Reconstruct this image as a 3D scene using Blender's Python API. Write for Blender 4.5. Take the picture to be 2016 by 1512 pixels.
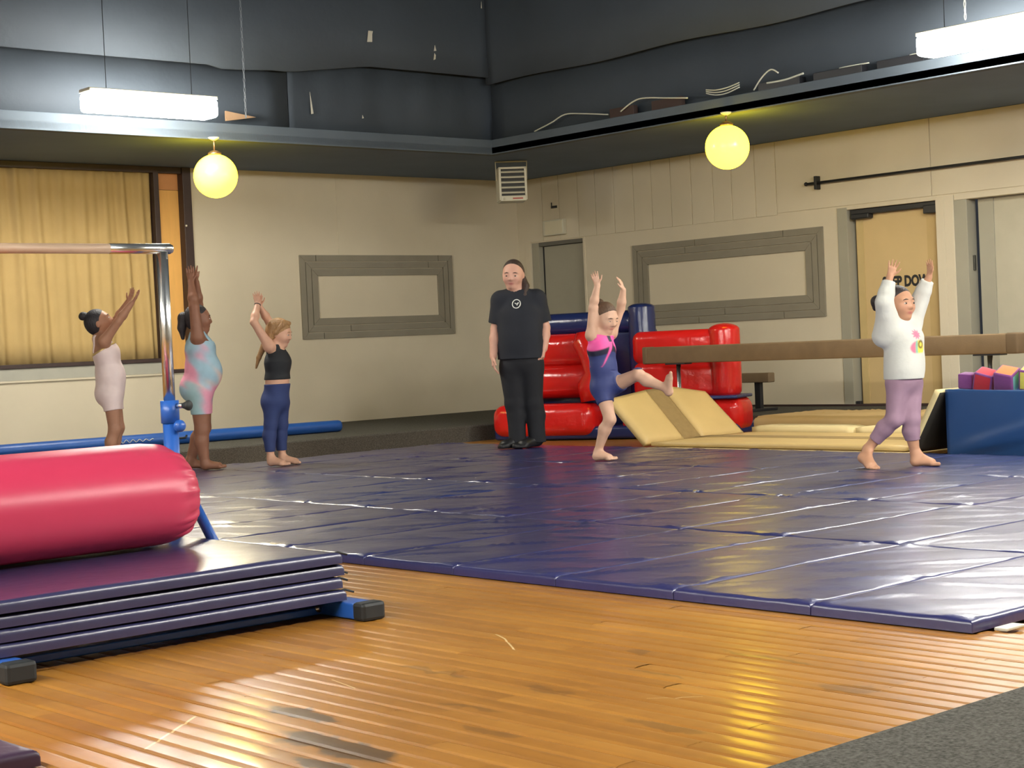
import bpy, bmesh, math, random
import numpy as np
from mathutils import Vector, Matrix
for o in list(bpy.data.objects): bpy.data.objects.remove(o)
scene = bpy.context.scene
C = scene.collection
random.seed(7); rng = np.random.default_rng(7)

# ------------------------------------------------------------------ camera
# world: x runs along the back wall, y along the right wall, metres; the camera stands at the origin, 0.93 m up
FPX = 3300.0
YAW, PIT, ROL = [math.radians(a) for a in (48.2, 1.38, -2.62)]
CAM = np.array([0.0, 0.0, 0.93])
_fh = np.array([math.cos(YAW), math.sin(YAW), 0.0]); _rt = np.array([math.sin(YAW), -math.cos(YAW), 0.0]); _up = np.array([0, 0, 1.0])
RF = math.cos(PIT)*_fh - math.sin(PIT)*_up
_u = math.sin(PIT)*_fh + math.cos(PIT)*_up
RR = math.cos(ROL)*_rt + math.sin(ROL)*_u
RU = -math.sin(ROL)*_rt + math.cos(ROL)*_u
cam_data = bpy.data.cameras.new('camera'); cam = bpy.data.objects.new('camera', cam_data); C.objects.link(cam)
cam_data.sensor_fit = 'HORIZONTAL'; cam_data.sensor_width = 36.0; cam_data.lens = FPX*36.0/2016.0
cam_data.clip_start = 0.05; cam_data.clip_end = 100
m = Matrix.Identity(4)
for i in range(3):
    m[i][0] = RR[i]; m[i][1] = RU[i]; m[i][2] = -RF[i]; m[i][3] = CAM[i]
cam.matrix_world = m
scene.camera = cam
def ray(px, py): return RF*FPX + RR*(px-1008.0) - RU*(py-756.0)
def at(px, py, D): return CAM + ray(px, py)*(D/FPX)          # a point at depth D along the view
def depth(P): return float((np.asarray(P)-CAM) @ RF)

# ------------------------------------------------------------------ world, exposure
world = bpy.data.worlds.new('world'); scene.world = world; world.use_nodes = True
world.node_tree.nodes['Background'].inputs[0].default_value = (0.012, 0.013, 0.015, 1)
world.node_tree.nodes['Background'].inputs[1].default_value = 1.0
vs = scene.view_settings
vs.view_transform = 'Standard'; vs.look = 'None'; vs.gamma = 1.0; vs.use_curve_mapping = False
vs.exposure = 1.2
TUBE_POWER = 42.0        # emission of the fluorescent diffusers
GLOBE_POWER = 7.0

# ------------------------------------------------------------------ helpers: materials
def srgb(r, g, b):
    f = lambda c: (c/255/12.92) if c/255 <= 0.04045 else ((c/255+0.055)/1.055)**2.4
    return (f(r), f(g), f(b), 1.0)
MATS = {}
def mat(name, col, rough=0.6, metal=0.0, spec=0.5, var=0.0, vscale=6.0, bump=0.0, bscale=40.0, coat=0.0, stretch=None, emit=None, estr=0.0, sheen=0.0, attr=None, sss=0.0, bdist=0.01):
    if name in MATS: return MATS[name]
    mt = bpy.data.materials.new(name); mt.use_nodes = True; nt = mt.node_tree; b = nt.nodes['Principled BSDF']
    if len(col) == 3: col = (*col, 1)
    b.inputs['Base Color'].default_value = col
    b.inputs['Roughness'].default_value = rough; b.inputs['Metallic'].default_value = metal
    b.inputs['Specular IOR Level'].default_value = spec
    b.inputs['Coat Weight'].default_value = coat; b.inputs['Coat Roughness'].default_value = 0.27
    if sheen: b.inputs['Sheen Weight'].default_value = sheen
    if emit: b.inputs['Emission Color'].default_value = emit; b.inputs['Emission Strength'].default_value = estr
    tc = nt.nodes.new('ShaderNodeTexCoord'); vec = tc.outputs['Object']
    if stretch:
        mp = nt.nodes.new('ShaderNodeMapping'); mp.inputs['Scale'].default_value = stretch
        nt.links.new(vec, mp.inputs[0]); vec = mp.outputs[0]
    src = None
    if attr:
        a = nt.nodes.new('ShaderNodeAttribute'); a.attribute_name = attr; src = a.outputs['Color']
        nt.links.new(src, b.inputs['Base Color'])
    if var > 0:
        n = nt.nodes.new('ShaderNodeTexNoise'); n.inputs['Scale'].default_value = vscale; n.inputs['Detail'].default_value = 5
        nt.links.new(vec, n.inputs['Vector'])
        mr = nt.nodes.new('ShaderNodeMapRange'); mr.inputs[1].default_value = 0.25; mr.inputs[2].default_value = 0.75
        mr.inputs[3].default_value = 1-var; mr.inputs[4].default_value = 1+var
        nt.links.new(n.outputs['Fac'], mr.inputs[0])
        mx = nt.nodes.new('ShaderNodeVectorMath'); mx.operation = 'SCALE'
        if src: nt.links.new(src, mx.inputs[0])
        else: mx.inputs[0].default_value = col[:3]
        nt.links.new(mr.outputs[0], mx.inputs['Scale']); nt.links.new(mx.outputs[0], b.inputs['Base Color'])
    if bump > 0:
        n2 = nt.nodes.new('ShaderNodeTexNoise'); n2.inputs['Scale'].default_value = bscale; n2.inputs['Detail'].default_value = 4
        nt.links.new(vec, n2.inputs['Vector'])
        bp = nt.nodes.new('ShaderNodeBump'); bp.inputs['Strength'].default_value = bump; bp.inputs['Distance'].default_value = bdist
        nt.links.new(n2.outputs['Fac'], bp.inputs['Height']); nt.links.new(bp.outputs[0], b.inputs['Normal'])
    MATS[name] = mt
    return mt

# ------------------------------------------------------------------ helpers: objects
def tag(o, label=None, cat=None, group=None, kind=None):
    if label: o['label'] = label
    if cat: o['category'] = cat
    if group: o['group'] = group
    if kind: o['kind'] = kind
    return o
def empty(name, loc=(0, 0, 0), rz=0.0, label=None, cat=None, group=None):
    o = bpy.data.objects.new(name, None); C.objects.link(o); o.location = loc; o.rotation_euler = (0, 0, rz)
    o.empty_display_size = 0.1
    return tag(o, label, cat, group)
def link(name, me, material=None, parent=None, smooth=False):
    o = bpy.data.objects.new(name, me); C.objects.link(o)
    if material is not None:
        ms = material if isinstance(material, (list, tuple)) else [material]
        for x in ms: me.materials.append(x)
    if smooth:
        for p in me.polygons: p.use_smooth = len(p.vertices) <= 4
    if parent is not None: o.parent = parent
    return o
def bm_obj(name, bm, material, parent=None, smooth=False):
    me = bpy.data.meshes.new(name); bm.normal_update(); bm.to_mesh(me); bm.free()
    return link(name, me, material, parent, smooth)
def add_box(bm, lo, hi, bevel=0.0, seg=2, mtx=None):
    lo = Vector(lo); hi = Vector(hi); c = (lo+hi)/2; s = hi-lo
    r = bmesh.ops.create_cube(bm, size=1.0, matrix=Matrix.Translation(c) @ Matrix.Diagonal((s.x, s.y, s.z, 1)))
    vs_ = r['verts']
    if bevel > 0:
        es = list({e for v in vs_ for e in v.link_edges})
        rb = bmesh.ops.bevel(bm, geom=es, offset=bevel, segments=seg, profile=0.5, affect='EDGES')
        vs_ = list({v for f in rb['faces'] for v in f.verts} | {v for v in vs_ if v.is_valid})
    if mtx is not None: bmesh.ops.transform(bm, matrix=mtx, verts=vs_)
    return vs_
def box(name, lo, hi, material, parent=None, bevel=0.0, seg=2, smooth=False, mtx=None):
    bm = bmesh.new(); add_box(bm, lo, hi, bevel, seg, mtx)
    return bm_obj(name, bm, material, parent, smooth)
def frame_of(d):
    d = Vector(d).normalized(); a = Vector((0, 0, 1)) if abs(d.z) < 0.95 else Vector((1, 0, 0))
    u = d.cross(a).normalized(); v = u.cross(d).normalized()
    return d, u, v
def add_tube(bm, pts, r, seg=12, cap=True):
    pts = [Vector(p) for p in pts]; rs = r if isinstance(r, (list, tuple)) else [r]*len(pts)
    rings = []; u = None
    for i, p in enumerate(pts):
        d = (pts[min(i+1, len(pts)-1)]-pts[max(i-1, 0)]).normalized()
        if u is None: _, u, v = frame_of(d)
        else:
            u = (u - d*u.dot(d)).normalized(); v = u.cross(d)
        v = u.cross(d).normalized()
        rings.append([bm.verts.new(p + (u*math.cos(2*math.pi*k/seg)+v*math.sin(2*math.pi*k/seg))*rs[i]) for k in range(seg)])
    for a, b in zip(rings, rings[1:]):
        for k in range(seg): bm.faces.new((a[k], a[(k+1) % seg], b[(k+1) % seg], b[k]))
    if cap:
        bm.faces.new(rings[0]); bm.faces.new(list(reversed(rings[-1])))
    bmesh.ops.recalc_face_normals(bm, faces=bm.faces)
def tube(name, pts, r, material, parent=None, seg=12, smooth=True):
    bm = bmesh.new(); add_tube(bm, pts, r, seg)
    o = bm_obj(name, bm, material, parent, smooth)
    return o
def add_lathe(bm, prof, mtx=None, seg=32):
    rings = []
    for r, z in prof:
        if r < 1e-5: rings.append([bm.verts.new((0, 0, z))])
        else: rings.append([bm.verts.new((r*math.cos(2*math.pi*k/seg), r*math.sin(2*math.pi*k/seg), z)) for k in range(seg)])
    for a, b in zip(rings, rings[1:]):
        for k in range(seg):
            k2 = (k+1) % seg
            if len(a) == 1 and len(b) == 1: continue
            if len(a) == 1: bm.faces.new((a[0], b[k], b[k2]))
            elif len(b) == 1: bm.faces.new((a[k], b[0], a[k2]))
            else: bm.faces.new((a[k], b[k], b[k2], a[k2]))
    if len(rings[0]) > 1: bm.faces.new(rings[0])
    if len(rings[-1]) > 1: bm.faces.new(rings[-1])
    bmesh.ops.recalc_face_normals(bm, faces=bm.faces)
    if mtx is not None: bmesh.ops.transform(bm, matrix=mtx, verts=[v for r in rings for v in r])
def lathe(name, prof, material, parent=None, mtx=None, seg=32, smooth=True):
    bm = bmesh.new(); add_lathe(bm, prof, mtx, seg)
    return bm_obj(name, bm, material, parent, smooth)
def pydata(name, vs_, fs, material, parent=None, smooth=False):
    me = bpy.data.meshes.new(name); me.from_pydata([tuple(v) for v in vs_], [], fs); me.update()
    bm = bmesh.new(); bm.from_mesh(me); bmesh.ops.recalc_face_normals(bm, faces=bm.faces); bm.to_mesh(me); bm.free()
    return link(name, me, material, parent, smooth)
def align(d, loc):      # matrix whose z axis is d, at loc
    d, u, v = frame_of(d)
    M = Matrix.Identity(4)
    for i in range(3): M[i][0] = u[i]; M[i][1] = v[i]; M[i][2] = d[i]; M[i][3] = loc[i]
    if M.to_3x3().determinant() < 0:
        for i in range(3): M[i][0] = -M[i][0]
    return M
def struct(o): o['kind'] = 'structure'; return o

# ------------------------------------------------------------------ palette
M_WALL = mat('painted_wall', srgb(210, 199, 176), 0.75, var=0.04, vscale=2.0, bump=0.08, bscale=60)
M_TRIMGREY = mat('grey_painted_board', srgb(138, 131, 116), 0.7, var=0.06, vscale=5, bump=0.1, bscale=50)
M_NAVYCEIL = mat('dark_blue_paint', srgb(84, 94, 104), 0.85, var=0.12, vscale=1.5, bump=0.1, bscale=8)
M_CARPET = mat('charcoal_carpet', srgb(90, 88, 82), 0.95, spec=0.1, var=0.6, vscale=130, bump=0.5, bscale=300)
M_DARKWOOD = mat('dark_brown_frame', srgb(58, 42, 40), 0.5, var=0.15, vscale=10)
M_DOORGREY = mat('grey_door_paint', srgb(160, 156, 140), 0.55, var=0.05, vscale=3)
M_DOORTAN = mat('tan_door_paint', srgb(205, 178, 128), 0.5, var=0.05, vscale=3)
M_BLACK = mat('black_metal', srgb(32, 33, 38), 0.45, var=0.1)
M_CHROME = mat('chrome', (0.72, 0.72, 0.70, 1), 0.24, metal=1.0, var=0.03)
M_BLUEPAINT = mat('blue_powder_coat', srgb(38, 92, 178), 0.38, var=0.06, vscale=8, coat=0.2)
M_RUBBER = mat('black_rubber', srgb(30, 33, 34), 0.6, var=0.1)
M_WHITEMETAL = mat('off_white_enamel', srgb(205, 200, 180), 0.45, var=0.05)
M_CORD = mat('white_cable_sheath', srgb(205, 205, 190), 0.5, var=0.05)

# ================================================================== the setting
XW, YW = 13.69, 15.08            # right wall plane, back wall plane
ZP, ZS = 0.15, 2.89              # carpeted platform, soffit
YS, XS = 12.46, 12.3             # step edges at the back and at the right
YF = 1.96                        # step edge of the carpet the camera stands on
XL, YB = -4.0, -3.0              # far side of the room behind the camera

# wood floor material: warm strips, streaks, worn spots
def floor_material():
    mt = bpy.data.materials.new('varnished_maple'); mt.use_nodes = True; nt = mt.node_tree; b = nt.nodes['Principled BSDF']
    N, L = nt.nodes.new, nt.links.new
    geo = N('ShaderNodeNewGeometry'); info = N('ShaderNodeObjectInfo')
    mp = N('ShaderNodeMapping'); mp.inputs['Scale'].default_value = (20, 1.6, 1); L(geo.outputs['Position'], mp.inputs[0])
    off = N('ShaderNodeVectorMath'); off.operation = 'ADD'
    cmb = N('ShaderNodeCombineXYZ'); rm = N('ShaderNodeMath'); rm.operation = 'MULTIPLY'; rm.inputs[1].default_value = 37.0
    L(info.outputs['Random'], rm.inputs[0]); L(rm.outputs[0], cmb.inputs[1])
    L(mp.outputs[0], off.inputs[0]); L(cmb.outputs[0], off.inputs[1])
    n1 = N('ShaderNodeTexNoise'); n1.inputs['Scale'].default_value = 1.0; n1.inputs['Detail'].default_value = 6; L(off.outputs[0], n1.inputs['Vector'])
    n2 = N('ShaderNodeTexNoise'); n2.inputs['Scale'].default_value = 1.1; n2.inputs['Detail'].default_value = 4; L(geo.outputs['Position'], n2.inputs['Vector'])
    ad = N('ShaderNodeMath'); ad.operation = 'MULTIPLY_ADD'; ad.inputs[1].default_value = 0.5; L(n1.outputs['Fac'], ad.inputs[0])
    a2 = N('ShaderNodeMath'); a2.operation = 'MULTIPLY_ADD'; a2.inputs[1].default_value = 0.45
    L(n2.outputs['Fac'], a2.inputs[0]); L(ad.outputs[0], a2.inputs[2])
    rr = N('ShaderNodeMath'); rr.operation = 'MULTIPLY'; rr.inputs[1].default_value = 0.16; L(info.outputs['Random'], rr.inputs[0]); L(rr.outputs[0], ad.inputs[2])
    cr = N('ShaderNodeValToRGB'); L(a2.outputs[0], cr.inputs[0])
    e = cr.color_ramp.elements
    e[0].position = 0.22; e[0].color = srgb(116, 74, 24)
    e[1].position = 0.85; e[1].color = srgb(186, 132, 54)
    k = e.new(0.52); k.color = srgb(154, 103, 38)
    col = cr.outputs['Color']
    # dark worn patches where the varnish is gone, and two pale scratches: shapes fixed to the floor
    nz = N('ShaderNodeTexNoise'); nz.inputs['Scale'].default_value = 9; nz.inputs['Detail'].default_value = 5; L(geo.outputs['Position'], nz.inputs['Vector'])
    sub = N('ShaderNodeVectorMath'); sub.operation = 'SUBTRACT'; sub.inputs[1].default_value = (0.5, 0.5, 0.5); L(nz.outputs['Color'], sub.inputs[0])
    scl = N('ShaderNodeVectorMath'); scl.operation = 'SCALE'; scl.inputs['Scale'].default_value = 0.12; L(sub.outputs[0], scl.inputs[0])
    wp = N('ShaderNodeVectorMath'); wp.operation = 'ADD'; L(geo.outputs['Position'], wp.inputs[0]); L(scl.outputs[0], wp.inputs[1])
    fac = None
    for (x, y, rx, ry) in ((2.44, 3.60, .035, .15), (2.285, 3.24, .06, .22), (2.16, 3.12, .03, .12), (3.02, 3.28, .02, .1), (3.55, 3.45, .03, .05), (2.9, 2.75, .025, .12), (3.5, 2.66, .05, .1), (3.0, 3.75, .02, .16), (2.75, 3.3, .015, .1), (3.35, 3.2, .012, .12), (3.7, 3.1, .015, .18), (2.6, 3.05, .02, .1)):
        s = N('ShaderNodeVectorMath'); s.operation = 'SUBTRACT'; s.inputs[1].default_value = (x, y, 0); L(wp.outputs[0], s.inputs[0])
        d = N('ShaderNodeVectorMath'); d.operation = 'MULTIPLY'; d.inputs[1].default_value = (1/rx, 1/ry, 0); L(s.outputs[0], d.inputs[0])
        ln = N('ShaderNodeVectorMath'); ln.operation = 'LENGTH'; L(d.outputs[0], ln.inputs[0])
        mr = N('ShaderNodeMapRange'); mr.inputs[1].default_value = 0.85; mr.inputs[2].default_value = 1.1; mr.inputs[3].default_value = 0.8 if x < 2.6 else 0.35; mr.inputs[4].default_value = 0.0
        L(ln.outputs['Value'], mr.inputs[0])
        if fac is None: fac = mr.outputs[0]
        else:
            mxm = N('ShaderNodeMath'); mxm.operation = 'MAXIMUM'; L(fac, mxm.inputs[0]); L(mr.outputs[0], mxm.inputs[1]); fac = mxm.outputs[0]
    mix = N('ShaderNodeMix'); mix.data_type = 'RGBA'; mix.inputs['B'].default_value = srgb(52, 40, 28)
    L(fac, mix.inputs['Factor']); L(col, mix.inputs['A'])
    res = mix.outputs['Result']
    for (ax_, ay_, bx_, by_, w_) in ((1.98, 3.59, 2.25, 3.81, .004), (3.51, 4.06, 3.47, 3.97, .003), (3.47, 3.97, 3.36, 3.80, .003), (2.75, 3.9, 2.72, 3.75, .002), (3.1, 3.0, 3.2, 2.9, .002)):
        pa = N('ShaderNodeVectorMath'); pa.operation = 'SUBTRACT'; pa.inputs[1].default_value = (ax_, ay_, 0)
        fl2 = N('ShaderNodeVectorMath'); fl2.operation = 'MULTIPLY'; fl2.inputs[1].default_value = (1, 1, 0); L(geo.outputs['Position'], fl2.inputs[0]); L(fl2.outputs[0], pa.inputs[0])
        dx_, dy_ = bx_-ax_, by_-ay_; dt = N('ShaderNodeVectorMath'); dt.operation = 'DOT_PRODUCT'; q = dx_*dx_+dy_*dy_; dt.inputs[1].default_value = (dx_/q, dy_/q, 0); L(pa.outputs[0], dt.inputs[0])
        cl_ = N('ShaderNodeClamp'); L(dt.outputs['Value'], cl_.inputs[0])
        bs = N('ShaderNodeVectorMath'); bs.operation = 'SCALE'; bs.inputs[0].default_value = (dx_, dy_, 0); L(cl_.outputs[0], bs.inputs['Scale'])
        df = N('ShaderNodeVectorMath'); df.operation = 'DISTANCE'; L(pa.outputs[0], df.inputs[0]); L(bs.outputs[0], df.inputs[1])
        lt = N('ShaderNodeMath'); lt.operation = 'LESS_THAN'; lt.inputs[1].default_value = w_; L(df.outputs['Value'], lt.inputs[0])
        ml = N('ShaderNodeMath'); ml.operation = 'MULTIPLY'; ml.inputs[1].default_value = .75; L(lt.outputs[0], ml.inputs[0])
        mx2 = N('ShaderNodeMix'); mx2.data_type = 'RGBA'; mx2.inputs['B'].default_value = srgb(226, 196, 140); L(ml.outputs[0], mx2.inputs['Factor']); L(res, mx2.inputs['A']); res = mx2.outputs['Result']
    L(res, b.inputs['Base Color'])
    # a slightly rubbed finish
    n3 = N('ShaderNodeTexNoise'); n3.inputs['Scale'].default_value = 14; n3.inputs['Detail'].default_value = 6; L(geo.outputs['Position'], n3.inputs['Vector'])
    mr = N('ShaderNodeMapRange'); mr.inputs[3].default_value = 0.30; mr.inputs[4].default_value = 0.44; L(n3.outputs['Fac'], mr.inputs[0]); L(mr.outputs[0], b.inputs['Roughness'])
    bp = N('ShaderNodeBump'); bp.inputs['Strength'].default_value = 0.12; bp.inputs['Distance'].default_value = 0.004
    L(n1.outputs['Fac'], bp.inputs['Height']); L(bp.outputs[0], b.inputs['Normal'])
    b.inputs['Coat Weight'].default_value = 0.25; b.inputs['Coat Roughness'].default_value = 0.12
    return mt
M_FLOOR = floor_material()
floor = struct(box('floor', (XL, YF, -0.05), (XS, YS, -0.008), M_FLOOR))

# floor planks that show singly: strips along y in front of the mats, crowned a little, uneven
def plank_mesh(ln, w):
    n = 6; vs_ = []; fs = []
    for j in (0, 1):
        for i in range(n+1):
            t = i/n*2-1
            vs_.append((t*w/2, j*ln, -0.0006*t*t - (0.002 if abs(t) > 0.99 else 0)))
    for i in range(n): fs.append((i, i+1, n+2+i, n+1+i))
    b0 = len(vs_); vs_ += [(-w/2, 0, -0.008), (w/2, 0, -0.008), (w/2, ln, -0.008), (-w/2, ln, -0.008)]
    fs += [(b0, b0+1, n, 0), (b0+1, b0+2, 2*n+1, n), (b0+2, b0+3, n+1, 2*n+1), (b0+3, b0, 0, n+1)]
    fs = [f for f in fs]
    me = bpy.data.meshes.new('plank'); me.from_pydata(vs_, [], fs); me.update()
    for p in me.polygons: p.use_smooth = False
    me.materials.append(M_FLOOR)
    return me
PW = 0.074
plank_meshes = [plank_mesh(l-0.0012, PW-0.0012) for l in (0.62, 0.85, 1.1, 1.35)]
plank_len = (0.62, 0.85, 1.1, 1.35)
x = 1.56
while x < 4.42:
    y = YF + 0.002 if True else 0
    first = True; end = 6.2
    while y < end:
        k = random.randrange(4); ln = plank_len[k]
        if first and random.random() < 0.5: k = 0; ln = plank_len[0]
        first = False
        p = bpy.data.objects.new('plank', plank_meshes[k]); C.objects.link(p); p.parent = floor
        p.location = (x, y, 0.0); p.rotation_euler = (random.gauss(0, 0.0006), random.gauss(0, 0.002), 0)
        y += ln
    x += PW
# carpeted platforms round the sunken floor
struct(box('carpet_platform', (XL, YS, -0.05), (XW, YW, ZP), M_CARPET, bevel=0.015))
struct(box('carpet_platform', (XS, YF, -0.05), (XW, YS, ZP), M_CARPET, bevel=0.015))
struct(box('carpet_platform', (XL, YB, -0.05), (XW, YF, ZP), M_CARPET, bevel=0.015))

# back wall with its curtained window bay
WX0, WX1, WZ0, WZ1 = 4.6, 9.14, 0.79, 2.87
bm = bmesh.new()
add_box(bm, (XL-.2, YW, 0), (WX0, YW+.2, ZS+.1)); add_box(bm, (WX1, YW, 0), (XW+.2, YW+.2, ZS+.1))
add_box(bm, (WX0, YW, 0), (WX1, YW+.2, WZ0)); add_box(bm, (WX0, YW, WZ1), (WX1, YW+.2, ZS+.1))
wall_back = struct(bm_obj('wall_back', bm, M_WALL))
box('joint_strip', (11.0, YW-.004, 2.0), (11.008, YW+.002, ZS), M_WALL, wall_back)
w1 = empty('window_1', (8.0, YW, WZ0)); struct(w1)
def kid(o, p):
    o.parent = p; o.matrix_parent_inverse = Matrix.Translation(p.location).inverted() if p.rotation_euler.z == 0 else (Matrix.Translation(p.location) @ Matrix.Rotation(p.rotation_euler.z, 4, 'Z')).inverted()
    return o
kid(box('frame_post', (9.04, YW-.05, WZ0), (9.14, YW+.14, WZ1+.02), M_DARKWOOD, bevel=.006), w1)
kid(box('mullion', (8.715, YW-.03, WZ0+.1), (8.775, YW+.14, WZ1), M_DARKWOOD, bevel=.005), w1)
kid(box('head_rail', (WX0, YW-.03, WZ1-.045), (9.04, YW+.02, WZ1+.02), M_DARKWOOD, bevel=.005), w1)
kid(box('bottom_rail', (8.775, YW-.03, WZ0), (9.04, YW+.14, WZ0+.035), M_DARKWOOD, bevel=.004), w1)
M_AMBER = mat('amber_plywood', srgb(232, 176, 96), 0.6, var=0.08, vscale=3, stretch=(6, 6, 1))
kid(box('side_panel', (8.775, YW+.05, WZ0+.035), (9.04, YW+.08, 2.66), M_AMBER), w1)
kid(box('top_panel', (8.775, YW+.05, 2.664), (9.04, YW+.085, WZ1), mat('orange_plywood', srgb(200, 138, 84), 0.6, var=0.08)), w1)
kid(box('sill', (WX0, YW-.03, .905), (8.715, YW+.1, .945), M_DARKWOOD, bevel=.004), w1)
kid(box('sill_board', (WX0, YW-.012, WZ0), (8.775, YW+.1, .905), mat('pale_grey_board', srgb(172, 170, 158), 0.6, var=.05), bevel=.004), w1)
kid(box('apron_trim', (WX0, YW-.022, WZ0-.02), (8.775, YW, WZ0), M_WALL, bevel=.003), w1)
kid(box('back_board', (WX0, YW+.1, WZ0), (9.04, YW+.2, WZ1), M_DARKWOOD), w1)
bmx = bmesh.new(); bmesh.ops.create_icosphere(bmx, subdivisions=2, radius=.012, matrix=Matrix.Translation((9.055, YW-.055, 2.29)))
kid(bm_obj('latch', bmx, M_WHITEMETAL, smooth=True), w1)
# curtain with vertical folds
def curtain():
    nx, nz = 420, 10; x0, x1, z0, z1 = WX0+.02, 8.712, .945, 2.835
    vs_ = []; fs = []
    for j in range(nz+1):
        f = j/nz
        for i in range(nx+1):
            u = x0+(x1-x0)*i/nx
            ph = u*2*math.pi/0.235 + 0.9*math.sin(u*2.3) + .5*math.sin(u*5.1+f)
            a = 0.030*(0.65+0.35*math.sin(u*3.7+1))*(1-0.35*f**3)
            yy = YW+.03 + a*math.sin(ph) + .008*math.sin(2*ph+1.0+f*1.5) + 0.004*math.sin(u*40+f*3)
            vs_.append((u+.006*math.sin(f*4+u*6), yy, z0+(z1-z0)*f))
    for j in range(nz):
        for i in range(nx):
            a = j*(nx+1)+i; fs.append((a, a+1, a+nx+2, a+nx+1))
    t = empty('curtain', (7.0, YW, .945), label='beige pleated curtain hanging in the window behind the first girl', cat='curtain')
    M_CUR = mat('beige_curtain_cloth', srgb(188, 160, 106), 0.85, var=0.05, vscale=4, bump=.1, bscale=120)
    c = kid(pydata('drape', vs_, fs, M_CUR, smooth=True), t)
    so = c.modifiers.new('thick', 'SOLIDIFY'); so.thickness = .003
    kid(tube('curtain_rail', [(x0, YW+.025, 2.842), (x1, YW+.025, 2.842)], .008, M_DARKWOOD), t)
curtain()

# right wall with its three doors, panelled above
bm = bmesh.new()
def wr(y0, y1, z0, z1): add_box(bm, (XW, y0, z0), (XW+.2, y1, z1))
HD = 2.12
wr(14.87, YW+.2, 0, HD); wr(10.30, 13.95, 0, HD); wr(9.0, 9.14, 0, HD); wr(YB-.2, 7.75, 0, HD); wr(YB-.2, YW+.2, HD, ZS+.1)
wall_right = struct(bm_obj('wall_right', bm, M_WALL))
ys = [14.9, 14.62, 14.33, 14.01, 13.72, 13.42, 13.11, 12.83, 12.54, 12.24, 11.93, 11.67, 11.35, 11.07]
for a, b_ in zip(ys, ys[1:]):
    box('panel_board', (XW-.011, b_+.004, HD+.012), (XW+.01, a-.004, ZS-.002), M_WALL, wall_right, bevel=.003, seg=1)
box('panel_board', (XW-.011, 9.2, HD+.03), (XW+.01, 11.066, ZS-.002), M_WALL, wall_right, bevel=.003, seg=1)
box('panel_board', (XW-.011, YB, HD+.03), (XW+.01, 9.192, ZS-.002), M_WALL, wall_right, bevel=.003, seg=1)
struct(box('wall_left', (XL-.2, YB-.2, 0), (XL, YW, 5.0), M_WALL))
struct(box('wall_front', (XL, YB-.2, 0), (XW, YB, 5.0), M_WALL))
# doors
d1 = struct(empty('door_1', (XW, 14.4, ZP)))
kid(box('door_leaf', (XW+.07, 13.96, ZP+.01), (XW+.11, 14.70, HD-.05), M_DOORGREY, bevel=.003), d1)
kid(box('jamb', (XW+.01, 14.73, ZP), (XW+.13, 14.87, HD), M_DOORGREY, bevel=.003), d1)
kid(box('casing', (XW-.018, 14.85, ZP), (XW+.01, 14.94, HD+.02), M_WALL, bevel=.004), d1)
kid(box('head_jamb', (XW+.01, 13.95, HD-.045), (XW+.13, 14.73, HD), mat('dark_grey_trim', srgb(104, 102, 94), .6, var=.05), bevel=.003), d1)
kid(box('door_gap', (XW+.075, 14.705, ZP), (XW+.12, 14.728, HD-.05), M_BLACK), d1)
kid(box('casing', (XW-.012, 13.925, ZP), (XW+.05, 13.955, HD+.01), M_WALL, bevel=.003), d1)
d2 = struct(empty('door_2', (XW, 9.7, ZP)))
kid(box('door_leaf', (XW+.09, 9.16, ZP+.02), (XW+.13, 10.16, HD-.07), M_DOORTAN, bevel=.003), d2)
kid(box('door_edge', (XW+.084, 10.07, ZP+.02), (XW+.09, 10.15, HD-.07), mat('door_edge_strip', srgb(196, 172, 120), .5, var=.05)), d2)
kid(box('door_edge', (XW+.084, 9.165, ZP+.02), (XW+.09, 9.33, HD-.16), mat('door_edge_strip2', srgb(196, 168, 116), .5, var=.05)), d2)
kid(box('jamb', (XW-.012, 10.19, ZP), (XW+.14, 10.31, HD+.01), M_DOORGREY, bevel=.004), d2)
kid(box('jamb', (XW-.02, 9.06, ZP), (XW+.14, 9.155, HD+.01), M_WALL, bevel=.004), d2)
kid(box('head_jamb', (XW-.012, 9.155, HD-.015), (XW+.14, 10.19, HD+.02), M_WALL, bevel=.004), d2)
cl = kid(box('door_closer', (XW+.02, 9.16, HD-.07), (XW+.09, 10.17, HD-.018), M_BLACK, bevel=.006), d2)
box('closer_body', (XW+.0, 9.94, HD-.115), (XW+.085, 10.16, HD-.06), M_BLACK, cl, bevel=.012)
box('closer_arm_bracket', (XW+.0, 9.16, HD-.13), (XW+.085, 9.31, HD-.05), M_BLACK, cl, bevel=.008)
kid(box('door_stop', (XW+.0, 10.13, ZP), (XW+.05, 10.18, ZP+.05), M_BLACK, bevel=.004), d2)
kid(box('threshold', (XW-.01, 9.155, ZP-.002), (XW+.14, 10.19, ZP+.018), M_DARKWOOD), d2)
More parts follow.
